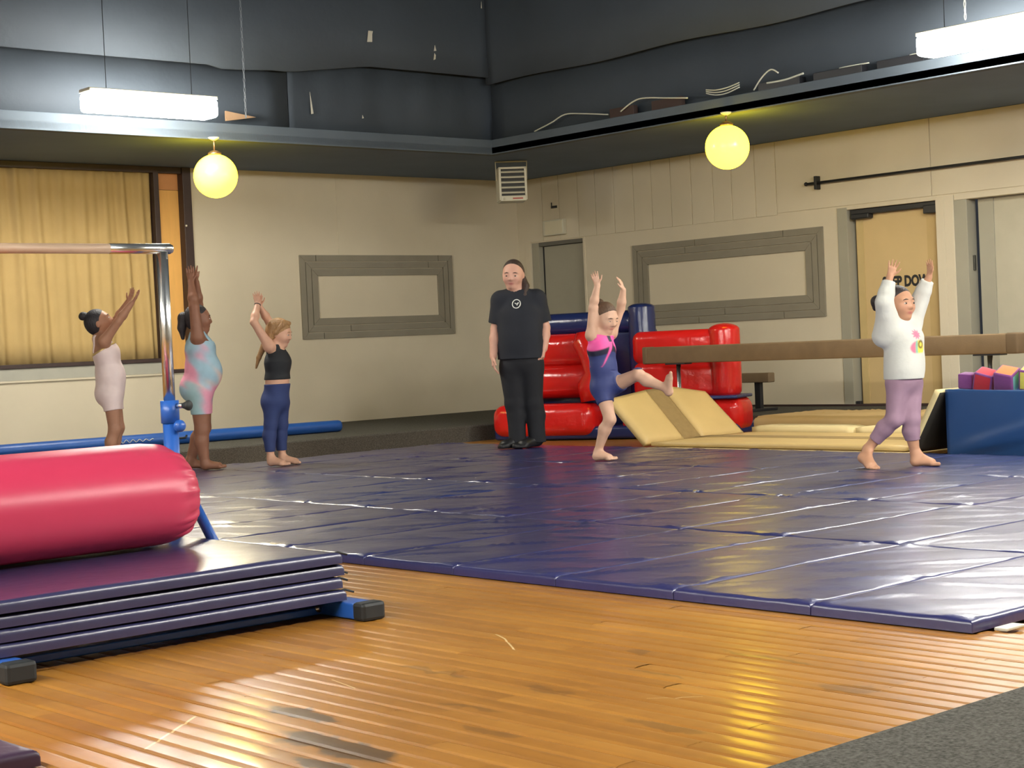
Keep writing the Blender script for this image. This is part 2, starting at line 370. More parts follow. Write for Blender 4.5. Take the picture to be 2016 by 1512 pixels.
# lettering on the door
def text_mesh(s, size, extr, name, material):
    cu = bpy.data.curves.new(name, 'FONT'); cu.body = s; cu.size = size; cu.extrude = extr; cu.offset = size*.045
    cu.align_x = 'CENTER'; cu.resolution_u = 3
    to = bpy.data.objects.new(name, cu); C.objects.link(to)
    dg = bpy.context.evaluated_depsgraph_get(); me = bpy.data.meshes.new_from_object(to.evaluated_get(dg))
    bpy.data.objects.remove(to); bpy.data.curves.remove(cu)
    return link(name, me, material)
tx = text_mesh('STEP DOWN', 0.115, .0015, 'lettering', M_BLACK)
tx.scale = (0.94, 1.25, 1)
tx.rotation_euler = (math.pi/2, 0, -math.pi/2)
tx.location = (XW+.088, 9.555, 1.315); tx.parent = d2; tx.matrix_parent_inverse = Matrix.Translation(d2.location).inverted()
d3 = struct(empty('door_3', (XW, 8.4, ZP)))
kid(box('door_leaf', (XW+.10, 7.80, ZP+.01), (XW+.14, 8.76, HD-.04), mat('pale_grey_door', srgb(180, 174, 154), .55, var=.05), bevel=.003), d3)
kid(box('door_stile', (XW+.085, 8.60, ZP+.01), (XW+.10, 8.76, HD-.04), M_DOORGREY, bevel=.002), d3)
kid(box('jamb', (XW-.012, 8.82, ZP), (XW+.14, 9.0, HD+.01), M_DOORGREY, bevel=.004), d3)
kid(box('casing', (XW-.02, 8.96, ZP), (XW+.14, 9.06, HD+.02), M_WALL, bevel=.004), d3)
kid(box('jamb', (XW-.012, 7.70, ZP), (XW+.14, 7.79, HD+.01), M_DOORGREY, bevel=.004), d3)
kid(box('head_jamb', (XW-.02, 7.7, HD-.035), (XW+.14, 8.95, HD+.02), M_WALL, bevel=.004), d3)
lk = kid(box('latch_plate', (XW+.06, 8.80, 1.42), (XW+.085, 8.90, 1.56), mat('dark_steel', srgb(84, 84, 78), .4, metal=.5, var=.1), bevel=.004), d3)
struct(box('baseboard_right', (XW-.016, 9.17, ZP), (XW, 13.92, ZP+.02), M_DARKWOOD, bevel=.003))

# nested board frames on the walls (trim), every board a piece with an open joint
def board_frame(name, W, H, origin, ax, nrm, rings, splits):
    t = struct(empty(name, origin))
    ax = Vector(ax); nrm = Vector(nrm); zz = Vector((0, 0, 1)); O = Vector(origin)
    def quad(nm, pts, th):
        vs_ = [O + ax*p[0] + zz*p[1] for p in pts] + [O + ax*p[0] + zz*p[1] + nrm*th for p in pts]
        fs = [(0, 1, 2, 3), (4, 5, 6, 7), (0, 1, 5, 4), (1, 2, 6, 5), (2, 3, 7, 6), (3, 0, 4, 7)]
        kid(pydata(nm, [tuple(v) for v in vs_], fs, M_TRIMGREY), t)
    g = .0045
    for k, (a, b_) in enumerate(rings):
        a = a + g; b_ = b_ - g if k < len(rings)-1 else b_
        x0, x1, z0, z1 = -W/2, W/2, -H/2, H/2
        th = .022
        sp = splits[k]
        # top, bottom split by butt joints; sides whole
        for (side, cuts) in (('top', sp[0]), ('bottom', sp[1])):
            sgn = 1 if side == 'top' else -1
            zo = sgn*(H/2-a); zi = sgn*(H/2-b_)
            es = [None]+[x0+c*W for c in cuts]+[None]
            for i in range(len(es)-1):
                xo0 = x0+a+.001 if es[i] is None else es[i]+g; xi0 = x0+b_+.001 if es[i] is None else es[i]+g
                xo1 = x1-a-.001 if es[i+1] is None else es[i+1]-g; xi1 = x1-b_-.001 if es[i+1] is None else es[i+1]-g
                quad('moulding_board', [(xo0, zo), (xo1, zo), (xi1, zi), (xi0, zi)], th)
        for sgn in (-1, 1):
            quad('moulding_board', [(sgn*(W/2-a), -H/2+a+.002), (sgn*(W/2-a), H/2-a-.002), (sgn*(W/2-b_), H/2-b_-.002), (sgn*(W/2-b_), -H/2+b_+.002)], th)
    return t
RG = ((0, .075), (.075, .15), (.15, .23))
board_frame('trim_1', 2.16, .925, (11.54, YW, 1.535), (1, 0, 0), (0, -1, 0), RG, (((.1, .9), (.13,)), ((.83,), (.3,)), ((), ())))
board_frame('trim_2', 2.67, .915, (XW, 11.825, 1.515), (0, -1, 0), (-1, 0, 0), RG, (((.355, .81), (.36, .8)), ((.3,), (.5,)), ((), ())))

# soffit, beam, upper walls, ceiling
XF, YFS = 11.45, 12.95
YN, XN = 1.4, -1.2               # near edges of the opening above the floor
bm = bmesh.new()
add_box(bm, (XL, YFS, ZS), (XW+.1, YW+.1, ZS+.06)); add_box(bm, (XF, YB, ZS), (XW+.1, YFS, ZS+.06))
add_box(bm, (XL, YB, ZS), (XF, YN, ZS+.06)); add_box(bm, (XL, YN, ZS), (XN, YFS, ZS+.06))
struct(bm_obj('ceiling_soffit', bm, mat('navy_soffit_haze_lifted', srgb(98, 114, 136), .85, var=.1, vscale=1.5)))  # same navy as the beam, lightened and blued to stand in for haze
struct(box('ceiling', (XL, YB, 4.8), (XW, YW, 4.9), M_NAVYCEIL))
for nm, lo, hi in (('trim_3', (XN, YFS, ZS-.012), (XF+.02, YFS+.1, 3.03)), ('trim_4', (XF, YN, ZS-.012), (XF+.1, YFS+.1, 3.03)), ('trim_5', (XN, YN-.1, ZS-.012), (XF, YN, 3.03)), ('trim_6', (XN-.1, YN, ZS-.012), (XN, YFS, 3.03))):
    struct(box(nm, lo, hi, M_NAVYCEIL, bevel=.006))
UW = mat('dark_blue_sheet', srgb(60, 68, 77), .8, var=.12, vscale=1.2, bump=.25, bscale=3, bdist=.05)
# lower band of the upper wall: sheets with visible joints and a sagging upper hem
def sheet(name, p0, p1, z0, z1f, nrm, n=40):
    p0 = Vector(p0); p1 = Vector(p1); nrm = Vector(nrm); vs_ = []; fs = []
    for i in range(n+1):
        t = i/n; b = p0.lerp(p1, t); w = .012*math.sin(t*17+p0.x)+.008*math.sin(t*41)
        for z, o in ((z0, 0), ((z0+z1f(t))/2, w), (z1f(t), w*.5)):
            vs_.append(tuple(b+nrm*o+Vector((0, 0, z))))
    for i in range(n):
        for j in range(2): a = i*3+j; fs.append((a, a+3, a+4, a+1))
    o = pydata(name, vs_, fs, UW, smooth=True)
    s = o.modifiers.new('t', 'SOLIDIFY'); s.thickness = .03; s.offset = 0
    return struct(o)
hem = lambda t: 3.57 + .02*math.sin(t*5)
sheet('wall_upper_back', (XN, YFS+.16, 0), (9.05, YFS+.16, 0), 2.95, lambda t: 3.6, (0, -1, 0))
sheet('wall_upper_back', (9.06, YFS+.16, 0), (XF+.16, YFS+.16, 0), 2.95, lambda t: 3.72, (0, -1, 0))
sheet('wall_upper_right', (XF+.16, YN, 0), (XF+.16, YFS+.2, 0), 2.95, lambda t: 3.68, (-1, 0, 0))
sheet('wall_upper_front', (XN, YN-.16, 0), (XF, YN-.16, 0), 2.95, lambda t: 3.68, (0, 1, 0))
sheet('wall_upper_left', (XN-.16, YN, 0), (XN-.16, YFS, 0), 2.95, lambda t: 3.68, (1, 0, 0))
# upper drape, a little proud, with a wavy lower edge
def drape(name, p0, p1, zf, nrm, n=90):
    p0 = Vector(p0); p1 = Vector(p1); nrm = Vector(nrm); vs_ = []; fs = []; L_ = (p1-p0).length
    for i in range(n+1):
        t = i/n; b = p0.lerp(p1, t)
        for j, z in enumerate((zf(t*L_), 4.0, 4.85)):
            vs_.append(tuple(b+nrm*(.01*math.sin(t*L_*2.2+j))+Vector((0, 0, z))))
    for i in range(n):
        for j in range(2): a = i*3+j; fs.append((a, a+3, a+4, a+1))
    o = pydata(name, vs_, fs, UW, smooth=True); s = o.modifiers.new('t', 'SOLIDIFY'); s.thickness = .03; s.offset = 0
    return struct(o)
def zleft(s):
    X = XN+s
    return 3.55 + (.03*math.sin((X-8.8)*2.2) if 8.2 < X < 8.95 else 0) + (.12*min(1, max(0, (X-9.0)/.9)) if X > 9 else 0)
drape('wall_upper_back_drape', (XN, YFS+.02, 0), (XF+.05, YFS+.02, 0), zleft, (0, -1, 0))
drape('wall_upper_right_drape', (XF+.02, YN, 0), (XF+.02, YFS+.05, 0), lambda s: 3.6+.012*math.sin(s*3), (-1, 0, 0))
drape('wall_upper_front_drape', (XN, YN-.02, 0), (XF, YN-.02, 0), lambda s: 3.6, (0, 1, 0))
drape('wall_upper_left_drape', (XN-.02, YN, 0), (XN-.02, YFS, 0), lambda s: 3.6, (1, 0, 0))
# ================================================================== lamps
M_DIFF = mat('lit_acrylic_diffuser', (0.9, 0.9, 0.9, 1), 0.4, emit=(1.0, 0.97, 0.88, 1), estr=TUBE_POWER)
def chain(name, x, y, z0, z1, label, material):
    bm = bmesh.new(); n = int((z1-z0)/.045)
    for i in range(n):
        z = z0+.0225+i*.045; pts = []
        for k in range(9):
            a = 2*math.pi*k/8; h = .008*math.cos(a); v = .027*math.sin(a)
            pts.append((x+(h if i % 2 else 0), y+(0 if i % 2 else h), z+v))
        add_tube(bm, pts, .0035, 5, cap=False)
    o = bm_obj(name, bm, material, None, True)
    return tag(o, label, 'chain')
def fluorescent(cx, cy, along, label, z=3.20):
    t = empty('fluorescent_light', (cx, cy, z), 0 if along == 'x' else math.pi/2, label, 'light', 'fluorescent lights along the beam')
    L_ = 1.2
    def k(o): o.parent = t; return o
    k(box('housing', (-L_/2, -.09, -.03), (L_/2, .09, .0), M_WHITEMETAL, bevel=.006))
    k(box('diffuser', (-L_/2+.008, -.115, -.185), (L_/2-.008, .115, -.028), M_DIFF, bevel=.035, seg=4, smooth=True))
    for s in (-.4, .4):
        k(tube('hanger', [(s, 0, 0), (s, 0.0, .10), (s, .0, 1.6)], .003, M_BLACK, seg=6))
    return t
fluorescent(7.16, 12.35, 'x', 'long fluorescent light glowing under the dark beam, above the curtain window', 3.145)
fluorescent(10.95, 6.79, 'y', 'long fluorescent light glowing near the top right corner of the photo', 3.14)
fluorescent(11.3, 1.9, 'y', 'unseen fluorescent light added further along the right beam towards the carpet')  # out of view, added to help light the room
for i, x in enumerate((4.9, 6.3, 7.7, 9.1, 10.5)):  # unseen row, added and closely spaced to light the walls evenly
    fluorescent(x, 1.62, 'x', ('first', 'second', 'third', 'fourth', 'fifth')[i]+' unseen fluorescent light of the row added over the near carpet')
for i, y in enumerate((2.2, 3.6, 5.0, 6.4, 7.8)):  # second unseen row, added to brighten the right wall
    fluorescent(-.95, y, 'y', ('first', 'second', 'third', 'fourth', 'fifth')[i]+' unseen fluorescent light of the row added on the left beam')
M_GLOBE = mat('lit_opal_glass', (0.5, 0.4, 0.1, 1), 0.25, emit=(1.0, 0.70, 0.016, 1), estr=GLOBE_POWER)
M_BRASS = mat('dull_brass', srgb(150, 120, 80), .35, metal=.8, var=.1)
def globe(x, y, z, label):
    t = empty('globe_lamp', (x, y, z), 0, label, 'lamp', 'yellow globe lamps')
    R = .195; prof = [(0, -R)]+[(R*math.sin(a), -R*math.cos(a)) for a in np.linspace(.12, math.pi-.28, 26)]
    for o in (lathe('globe', prof, M_GLOBE, seg=40), lathe('fitter', [(.058, R-.012), (.06, R+.012), (.03, R+.03), (.012, R+.034)], M_BRASS, seg=24),
              tube('stem', [(0, 0, R+.02), (0, 0, ZS-z)], .009, M_BRASS), lathe('ceiling_cup', [(.012, ZS-z-.03), (.045, ZS-z-.012), (.05, ZS-z)], M_WHITEMETAL, seg=20)):
        o.parent = t
globe(8.10, 12.90, 2.545, 'glowing yellow globe lamp hanging beside the window post')
globe(11.42, 9.77, 2.58, 'glowing yellow globe lamp hanging before the right wall')
chain('hanging_chain', 8.32, 12.7, 3.05, 4.8, 'dark chain hanging down beside the left fluorescent light', mat('dull_steel', srgb(120, 126, 134), .5, metal=.6, var=.1))
chain('hanging_chain', 10.78, 6.9, 3.15, 4.8, 'thin pale chain above the right fluorescent light', M_CORD)
pydata('wood_scrap', [(8.26, 12.93, 3.05), (8.58, 12.93, 3.10), (8.26, 12.93, 3.14), (8.26, 12.95, 3.05), (8.58, 12.95, 3.10), (8.26, 12.95, 3.14)], [(0, 1, 2), (3, 4, 5), (0, 1, 4, 3), (1, 2, 5, 4), (2, 0, 3, 5)], mat('raw_wood', srgb(150, 122, 96), .7, var=.1))
tag(bpy.data.objects['wood_scrap'], 'small pointed raw wood scrap at the foot of the chain', 'scrap')
# bare spots and torn paper on the upper wall
M_PALE = mat('bare_plaster', srgb(196, 192, 178), .8, var=.06)
def patch(pts, y, label):
    n = len(pts); vs_ = [(p[0], y, p[1]) for p in pts]+[(p[0], y+.004, p[1]) for p in pts]
    fs = [tuple(range(n)), tuple(range(n, 2*n))]+[(i, (i+1) % n, n+(i+1) % n, n+i) for i in range(n)]
    tag(pydata('torn_paper_patch', vs_, fs, M_PALE), label, 'patch')
patch([(9.90, 3.90), (9.96, 3.905), (9.965, 3.98), (9.975, 4.01), (9.92, 4.01)], YFS-.012, 'pale rectangular paper patch high on the dark upper wall')
patch([(10.73, 3.88), (10.76, 3.885), (10.745, 3.94)], YFS-.012, 'small pale triangular fleck on the dark upper wall')
patch([(10.72, 3.79), (10.745, 3.80), (10.75, 3.84), (10.735, 3.86)], YFS-.012, 'small pale curved fleck just below the triangular one')
patch([(9.30, 3.19), (9.325, 3.195), (9.31, 3.30), (9.295, 3.40)], YFS+.125, 'thin pale tear on the dark upper wall beside the chain')
patch([(9.90, 3.18), (9.92, 3.185), (9.905, 3.215)], YFS+.125, 'tiny pale fleck right of the thin tear')
patch([(11.38, 4.37), (11.392, 4.37), (11.388, 4.44)], YFS-.012, 'thin pale fleck at the top of the dark corner')
# loose white cables lying on the right beam
def cable(pts, label, r=.007):
    P = [Vector(p) for p in pts]; out = []
    for i in range(len(P)-1):
        a, b, c, d = P[max(i-1, 0)], P[i], P[i+1], P[min(i+2, len(P)-1)]
        for k in range(6):
            t = k/6; out.append(0.5*((2*b)+(-a+c)*t+(2*a-5*b+4*c-d)*t*t+(-a+3*b-3*c+d)*t**3))
    out.append(P[-1]); tag(tube('cable', out, r, M_CORD, seg=6), label, 'cable', 'loose cables on the beam')
cable([(11.5, 12.35, 3.045), (11.5, 12.1, 3.10), (11.5, 11.9, 3.155), (11.5, 11.65, 3.13), (11.5, 11.3, 3.075)], 'white cable humping along the beam, nearest the heater')
cable([(11.46, 11.1, 3.075), (11.46, 10.95, 3.14), (11.46, 10.8, 3.16), (11.46, 10.5, 3.12), (11.46, 10.25, 3.085)], 'white cable looping up over a beam block')
for i in range(3):
    cable([(11.49, 10.05, 3.1+.016*i), (11.48, 9.93, 3.068+.022*i), (11.48, 9.8, 3.066+.024*i), (11.49, 9.66, 3.1+.02*i)], ('lowest', 'middle', 'topmost')[i]+' of three cable turns coiled above the right globe lamp', .006)
cable([(11.49, 9.5, 3.05), (11.49, 9.4, 3.15), (11.49, 9.3, 3.2), (11.49, 9.22, 3.16)], 'white cable arching highest beside the coil')
cable([(11.49, 9.35, 3.09), (11.49, 9.15, 3.09), (11.49, 8.95, 3.115)], 'short straight cable lying beside the arched one', .009)
for i, y in enumerate((8.6, 7.9)): cable([(11.525, y, 3.106), (11.52, y-.1, 3.108), (11.525, y-.3, 3.106)], ('short cable end lying midway along the right beam', 'short cable end nearest the right fluorescent light')[i], .006)
M_REDBLK = mat('brown_timber_block', srgb(66, 50, 46), .8, var=.1)
for i, (y0, y1) in enumerate(((10.95, 11.27), (10.35, 10.72))):
    tag(box('timber_block', (XF+.03, y0, 3.03), (XF+.09, y1, 3.12), M_REDBLK, bevel=.004), ('dark brown block on the beam, farther from the globe lamp', 'dark brown block on the beam, nearer the globe lamp')[i], 'block')
for i, (y0, y1) in enumerate(((9.0, 9.45), (8.35, 8.85), (7.75, 8.2))):  # black boxes painted in for the dark of the gaps behind the beam
    tag(box('dark_gap_box', (XF+.04, y0, 3.0), (XF+.13, y1, 3.1), M_BLACK, bevel=.004), ('black box for the dark gap behind the beam nearest the globe lamp', 'black box for the dark gap behind the beam in the middle of three', 'black box for the dark gap behind the beam nearest the fluorescent light')[i], 'dark gap')

# ================================================================== wall things
# unit heater in the corner, turned to the room
def heater():
    D = 17.9; c = at(1010, 362, D); rz = YAW - math.pi/2 + .12
    t = empty('unit_heater', (c[0], c[1], c[2]), rz, 'white louvred unit heater hung in the room corner', 'heater')
    def k(o): o.parent = t; return o
    w, h, d = .30, .34, .30
    k(box('casing', (-w/2+.01, .012, -h/2+.03), (w/2-.01, d, h/2-.08+.09), mat('heater_dark_inside', srgb(40, 40, 40), .6, var=.1), bevel=.004))
    for s in (-1, 1): k(box('side_panel', (s*(w/2-.012)-.012, -.005, -h/2), (s*(w/2-.012)+.012, d, h/2+.01), M_WHITEMETAL, bevel=.004))
    k(box('top_panel', (-w/2, -.005, h/2-.01), (w/2, d, h/2+.012), M_WHITEMETAL, bevel=.004))
    for i in range(5):
        z = h/2-.045-i*.055
        k(box('louvre', (-w/2+.024, -.004, -.006), (w/2-.024, .035, .006), M_WHITEMETAL, bevel=.003)).matrix_local = Matrix.Translation((0, .0, z)) @ Matrix.Rotation(.6, 4, 'X')
    k(box('control_panel', (-w/2+.012, -.012, -h/2-.012), (w/2-.012, d, -h/2+.045), M_WHITEMETAL, bevel=.005))
    k(box('brand_strip', (-.01, -.0145, -h/2+.008), (.1, -.011, -h/2+.022), mat('red_label', srgb(168, 60, 50), .5, var=.05)))
    k(lathe('knob', [(0, .0), (.012, .0), (.012, .012), (0, .014)], M_WHITEMETAL, mtx=align((0, -1, 0), (-.1, -.012, -h/2+.014)), seg=16))
    top = ZS - c[2]
    k(tube('bracket', [(-w/2-.012, .1, h/2-.12), (-w/2-.02, .1, top-.01), (w/2+.02, .1, top-.01), (w/2+.012, .1, h/2-.12)], .008, M_WHITEMETAL, seg=8))
heater()
t = empty('emergency_sign_box', (XW, 14.385, 2.275), label='blank cream box on the wall above the grey door', cat='box')
kid(box('body', (XW-.07, 14.21, 2.185), (XW-.012, 14.56, 2.365), M_WHITEMETAL, bevel=.008), t); kid(box('face', (XW-.074, 14.225, 2.2), (XW-.068, 14.52, 2.35), mat('cream_face', srgb(214, 205, 178), .5, var=.03), bevel=.002), t)
t = empty('wall_hook', (XW, 14.42, 2.54), label='small dark hook on the wall right of the heater', cat='hook')
kid(tube('hook_arm', [(XW-.01, 14.38, 2.52), (XW-.06, 14.40, 2.52), (XW-.06, 14.40, 2.57)], .008, M_BLACK, seg=8), t)
kid(box('hook_plate', (XW-.016, 14.36, 2.505), (XW-.01, 14.46, 2.535), M_BLACK), t)
t = empty('wall_rod', (XW-.06, 9.4, 2.405), label='long black curtain rod above the doors on the right wall', cat='rod')
kid(tube('rod', [(XW-.06, 10.62, 2.405), (XW-.06, 6.5, 2.405)], .014, M_BLACK), t)
kid(lathe('finial', [(0, 0), (.018, .006), (.022, .02), (.012, .04), (.012, .05)], M_BLACK, mtx=align((0, -1, 0), (XW-.06, 10.66, 2.405)), seg=16), t)
kid(box('bracket', (XW-.075, 10.50, 2.34), (XW-.005, 10.535, 2.475), M_BLACK, bevel=.005), t)
kid(box('bracket', (XW-.075, 7.4, 2.34), (XW-.005, 7.435, 2.475), M_BLACK, bevel=.005), t)

# ================================================================== mats on the floor
def vinyl(name, col, rough=.28, var=.06, bump=.35, bscale=7.0, bdist=.02, coat=0.0):
    return mat(name, col, rough, spec=.5, coat=coat, var=var, vscale=3, bump=bump, bscale=bscale, bdist=bdist)
M_NAVY = [vinyl('navy_vinyl_%d' % i, srgb(*c), .42, bump=.55, bscale=4.5, coat=.9) for i, c in enumerate(((38, 39, 92), (35, 38, 88), (42, 40, 92), (32, 46, 102)))]
MH = .042; PX, PY = 1.378, .604
def panel_mesh(seed, lx, ly, h, nx=64, ny=30, wr_n=13, amp=.009, bevel=.014, material=None):
    r = np.random.default_rng(seed)
    xs = np.concatenate([[0, .002, .006, .012], np.linspace(.03, lx-.03, nx-7), [lx-.012, lx-.006, lx-.002, lx]]); nx = len(xs)
    ysn = np.concatenate([[0, .002, .006, .012], np.linspace(.03, ly-.03, ny-7), [ly-.012, ly-.006, ly-.002, ly]]); ny = len(ysn)
    X, Y = np.meshgrid(xs, ysn, indexing='ij')
    Z = np.zeros_like(X)
    for _ in range(wr_n):
        cx, cy = r.uniform(0, lx), r.uniform(0, ly); a = math.radians(r.normal(-48, 16)); ln = r.uniform(.12, .4); w = r.uniform(.010, .022)
        dx, dy = X-cx, Y-cy; u = dx*math.cos(a)+dy*math.sin(a); v = -dx*math.sin(a)+dy*math.cos(a)
        v = v+.06*u*u*r.normal()
        Z += amp*r.uniform(.3, 1.0)*np.exp(-(v/w)**2)*np.exp(-(u/ln)**4)*r.choice([1, 1, -.7])
    for _ in range(5):
        kx, ky, ph = r.normal(0, 9), r.normal(0, 9), r.uniform(0, 6.3); Z += .0009*np.sin(kx*X+ky*Y+ph)
    for (cx, cy, a) in ((lx*.04, ly*.06, -62), (lx*.96, ly*.95, -35), (lx*.05, ly*.93, -20)):      # pulled corners of the cover
        a = math.radians(a+r.normal(0, 8)); dx, dy = X-cx, Y-cy; u = dx*math.cos(a)+dy*math.sin(a); v = -dx*math.sin(a)+dy*math.cos(a)
        Z += .011*r.uniform(.3, 1)*np.exp(-(v/.018)**2)*np.exp(-(u/.26)**4)
    e = np.minimum(np.minimum(X, lx-X), np.minimum(Y, ly-Y))
    rd = np.clip(1-e/bevel, 0, 1); Z = Z*np.clip(e/.03, 0, 1) - bevel*(1-np.sqrt(np.clip(1-rd*rd, 0, 1)))
    Z += h + .003*np.clip(e/.15, 0, 1)
    vs_ = np.stack([X, Y, Z], -1).reshape(-1, 3).tolist(); fs = []
    idx = lambda i, j: i*ny+j
    for i in range(nx-1):
        for j in range(ny-1): fs.append((idx(i, j), idx(i+1, j), idx(i+1, j+1), idx(i, j+1)))
    ring = [idx(i, 0) for i in range(nx)]+[idx(nx-1, j) for j in range(1, ny)]+[idx(i, ny-1) for i in range(nx-2, -1, -1)]+[idx(0, j) for j in range(ny-2, 0, -1)]
    b0 = len(vs_)
    for q in ring: v = vs_[q]; vs_.append([v[0], v[1], 0.004])
    n = len(ring)
    for k in range(n): fs.append((ring[(k+1) % n], ring[k], b0+k, b0+(k+1) % n))
    me = bpy.data.meshes.new('panel'); me.from_pydata(vs_, [], fs); me.update()
    for p in me.polygons: p.use_smooth = True
    if material: me.materials.append(material)
    return me
pm = [[panel_mesh(10*k+i, PX-.003, PY-.003, MH, material=M_NAVY[k]) for i in range(5)] for k in range(4)]
row_names = ('front row', 'second row', 'third row', 'back row'); X0, Y0 = 4.315, 2.82
ordn = ('nearest the right edge of the photo', 'second from the right', 'third from the right', 'farthest left')
for r_ in range(4):
    for q in range(4):
        np_ = 4 if q < 3 else 3
        t = empty('folding_mat', (X0+r_*PX, Y0+q*4*PY+(0, .02, -.03, .01)[r_], 0), 0, 'navy vinyl folding mat in the %s, %s' % (row_names[r_], ordn[q]), 'mat', 'navy mats laid out on the floor')
        for k in range(np_):
            p = bpy.data.objects.new('panel', pm[(r_+q) % 4 if not (r_ == 3 and q < 2) else 3][(k+2*q+r_) % 5]); C.objects.link(p); p.parent = t; p.location = (0, k*PY, 0)
tag(box('mat_flap', (4.40, 2.755, .002), (4.50, 2.80, .012), M_CORD, bevel=.003), 'small white scrap on the floor by the near mat corner', 'scrap')
# rolled dark mat edge at the lower left
t = empty('floor_mat', (1.3, 3.75, 0), 0, 'corner of a dark purple mat at the lower left edge', 'mat')
o = link('panel', panel_mesh(91, .45, 1.2, .04, 20, 30, 4, material=vinyl('plum_vinyl', srgb(58, 40, 60), .4)), None, t); o.location = (-.02, -.12, 0); o.rotation_euler.z = .0

# ================================================================== bar, folded mat, barrel
def kip_bar():
    t = empty('training_bar', (3.45, 5.92, 0), 0, 'gymnastics bar with wooden rail, chrome post and blue stand', 'bar')
    M_RAIL = mat('wood_rail', srgb(186, 158, 132), .45, var=.08, vscale=10, stretch=(1, 12, 12))
    zb = 1.372; xa, xb, yp = 2.16, 3.45, 5.92
    kid(tube('rail', [(xa+.12, yp, zb), (xb-.21, yp, zb)], .0195, M_RAIL, seg=20), t)
    for x, s in ((xb, 1), (xa, -1)):
        kid(tube('rail_fitting', [(x-s*.235, yp, zb), (x-s*.03, yp, zb), (x+s*.035, yp, zb)], [.0205, .0205, .0215], M_CHROME, seg=20), t)
        kid(tube('end_plug', [(x+s*.033, yp, zb), (x+s*.045, yp, zb)], [.02, .017], M_CHROME, seg=16), t)
        kid(tube('post', [(x-s*.0, yp, zb-.012), (x, yp, .72)], .0235, M_CHROME, seg=20), t)
        sl = kid(tube('sleeve', [(x, yp, .07), (x, yp, .70)], .031, M_BLUEPAINT, seg=20), t)
        tube('collar', [(x, yp, .675), (x, yp, .765)], .037, M_BLUEPAINT, sl, seg=20)
        # locking knob towards the camera side
        kd = Vector((.35, -.94, 0)).normalized() if s > 0 else Vector((-.35, -.94, 0)).normalized()
        kn_ = kid(lathe('locking_knob', [(.007, .0), (.008, .02), (.010, .03), (.014, .042), (.020, .056), (.021, .062), (.018, .067), (0, .068)], M_RUBBER, mtx=align(kd, Vector((x, yp, .743))+kd*.035), seg=20), t)
        kid(lathe('knob_shaft', [(.011, 0), (.011, .05)], M_CHROME, mtx=align(kd, Vector((x, yp, .743))+kd*.03), seg=14), t)
        bmz = bmesh.new(); bmesh.ops.create_uvsphere(bmz, u_segments=20, v_segments=14, radius=.025, matrix=Matrix.Translation(Vector((x, yp, .662))+kd*.045))
        add_tube(bmz, [Vector((x, yp, .662)), Vector((x, yp, .662))+kd*.045], .014, 10)
        kn_.parent = sl; kn_.matrix_parent_inverse = Matrix.Identity(4)
        bm_obj('ball_pin', bmz, M_BLUEPAINT, sl, smooth=True)
        bt_ = kid(box('base_tube', (x-.045, 4.68, .004), (x+.045, 6.9, .059), M_BLUEPAINT, bevel=.006), t)
        for y0, y1 in ((4.62, 4.685), (6.895, 6.96)): box('rubber_foot', (x-.049, y0, .0), (x+.049, y1, .064), M_RUBBER, bt_, bevel=.012)
        kid(tube('brace', [(x, yp-.02, .50), (x, yp-.42, .06)], .021, M_BLUEPAINT, seg=16), t)
        kid(tube('brace', [(x, yp+.02, .50), (x, yp+.42, .06)], .021, M_BLUEPAINT, seg=16), t)
    kid(box('floor_rail', (xa+.04, 4.86, .008), (xb-.04, 4.90, .034), M_BLUEPAINT, bevel=.004), t)
    kid(lathe('bolt', [(0, 0), (.012, 0), (.012, .01), (0, .013)], M_CHROME, mtx=align((0, -1, 0), (xb-.07, 4.86, .03)), seg=12), t)
    # the camera-side post is the one the photo shows; the far-left one stands outside the frame
kip_bar()
t = empty('folded_mat', (2.75, 5.3, .06), 0, 'navy mat folded into four layers under the pink barrel', 'mat')
M_STACK = vinyl('navy_vinyl_stack', srgb(42, 42, 80), .4, bump=.45, bscale=5, coat=.9)
for i in range(4):
    me = panel_mesh(200+i, 1.36, 1.11, .0425, 50, 40, 6, amp=.003, bevel=.017, material=M_STACK)
    o = link('panel', me, None, t, True); o.location = (2.06-2.75+.006*((-1)**i), 4.745-5.3+.004*((i*7) % 3), i*.0435)
for i, (y, z, l) in enumerate(((4.80, .085, .06), (4.83, .125, .05), (4.83, .15, .055), (4.83, .215, .06))):
    kid(tube('strap', [(3.42, y, z), (3.455, y-.005, z+.008), (3.47+l*.3, y-.012, z-.004)], [.006, .005, .004], M_RUBBER, seg=6), t)
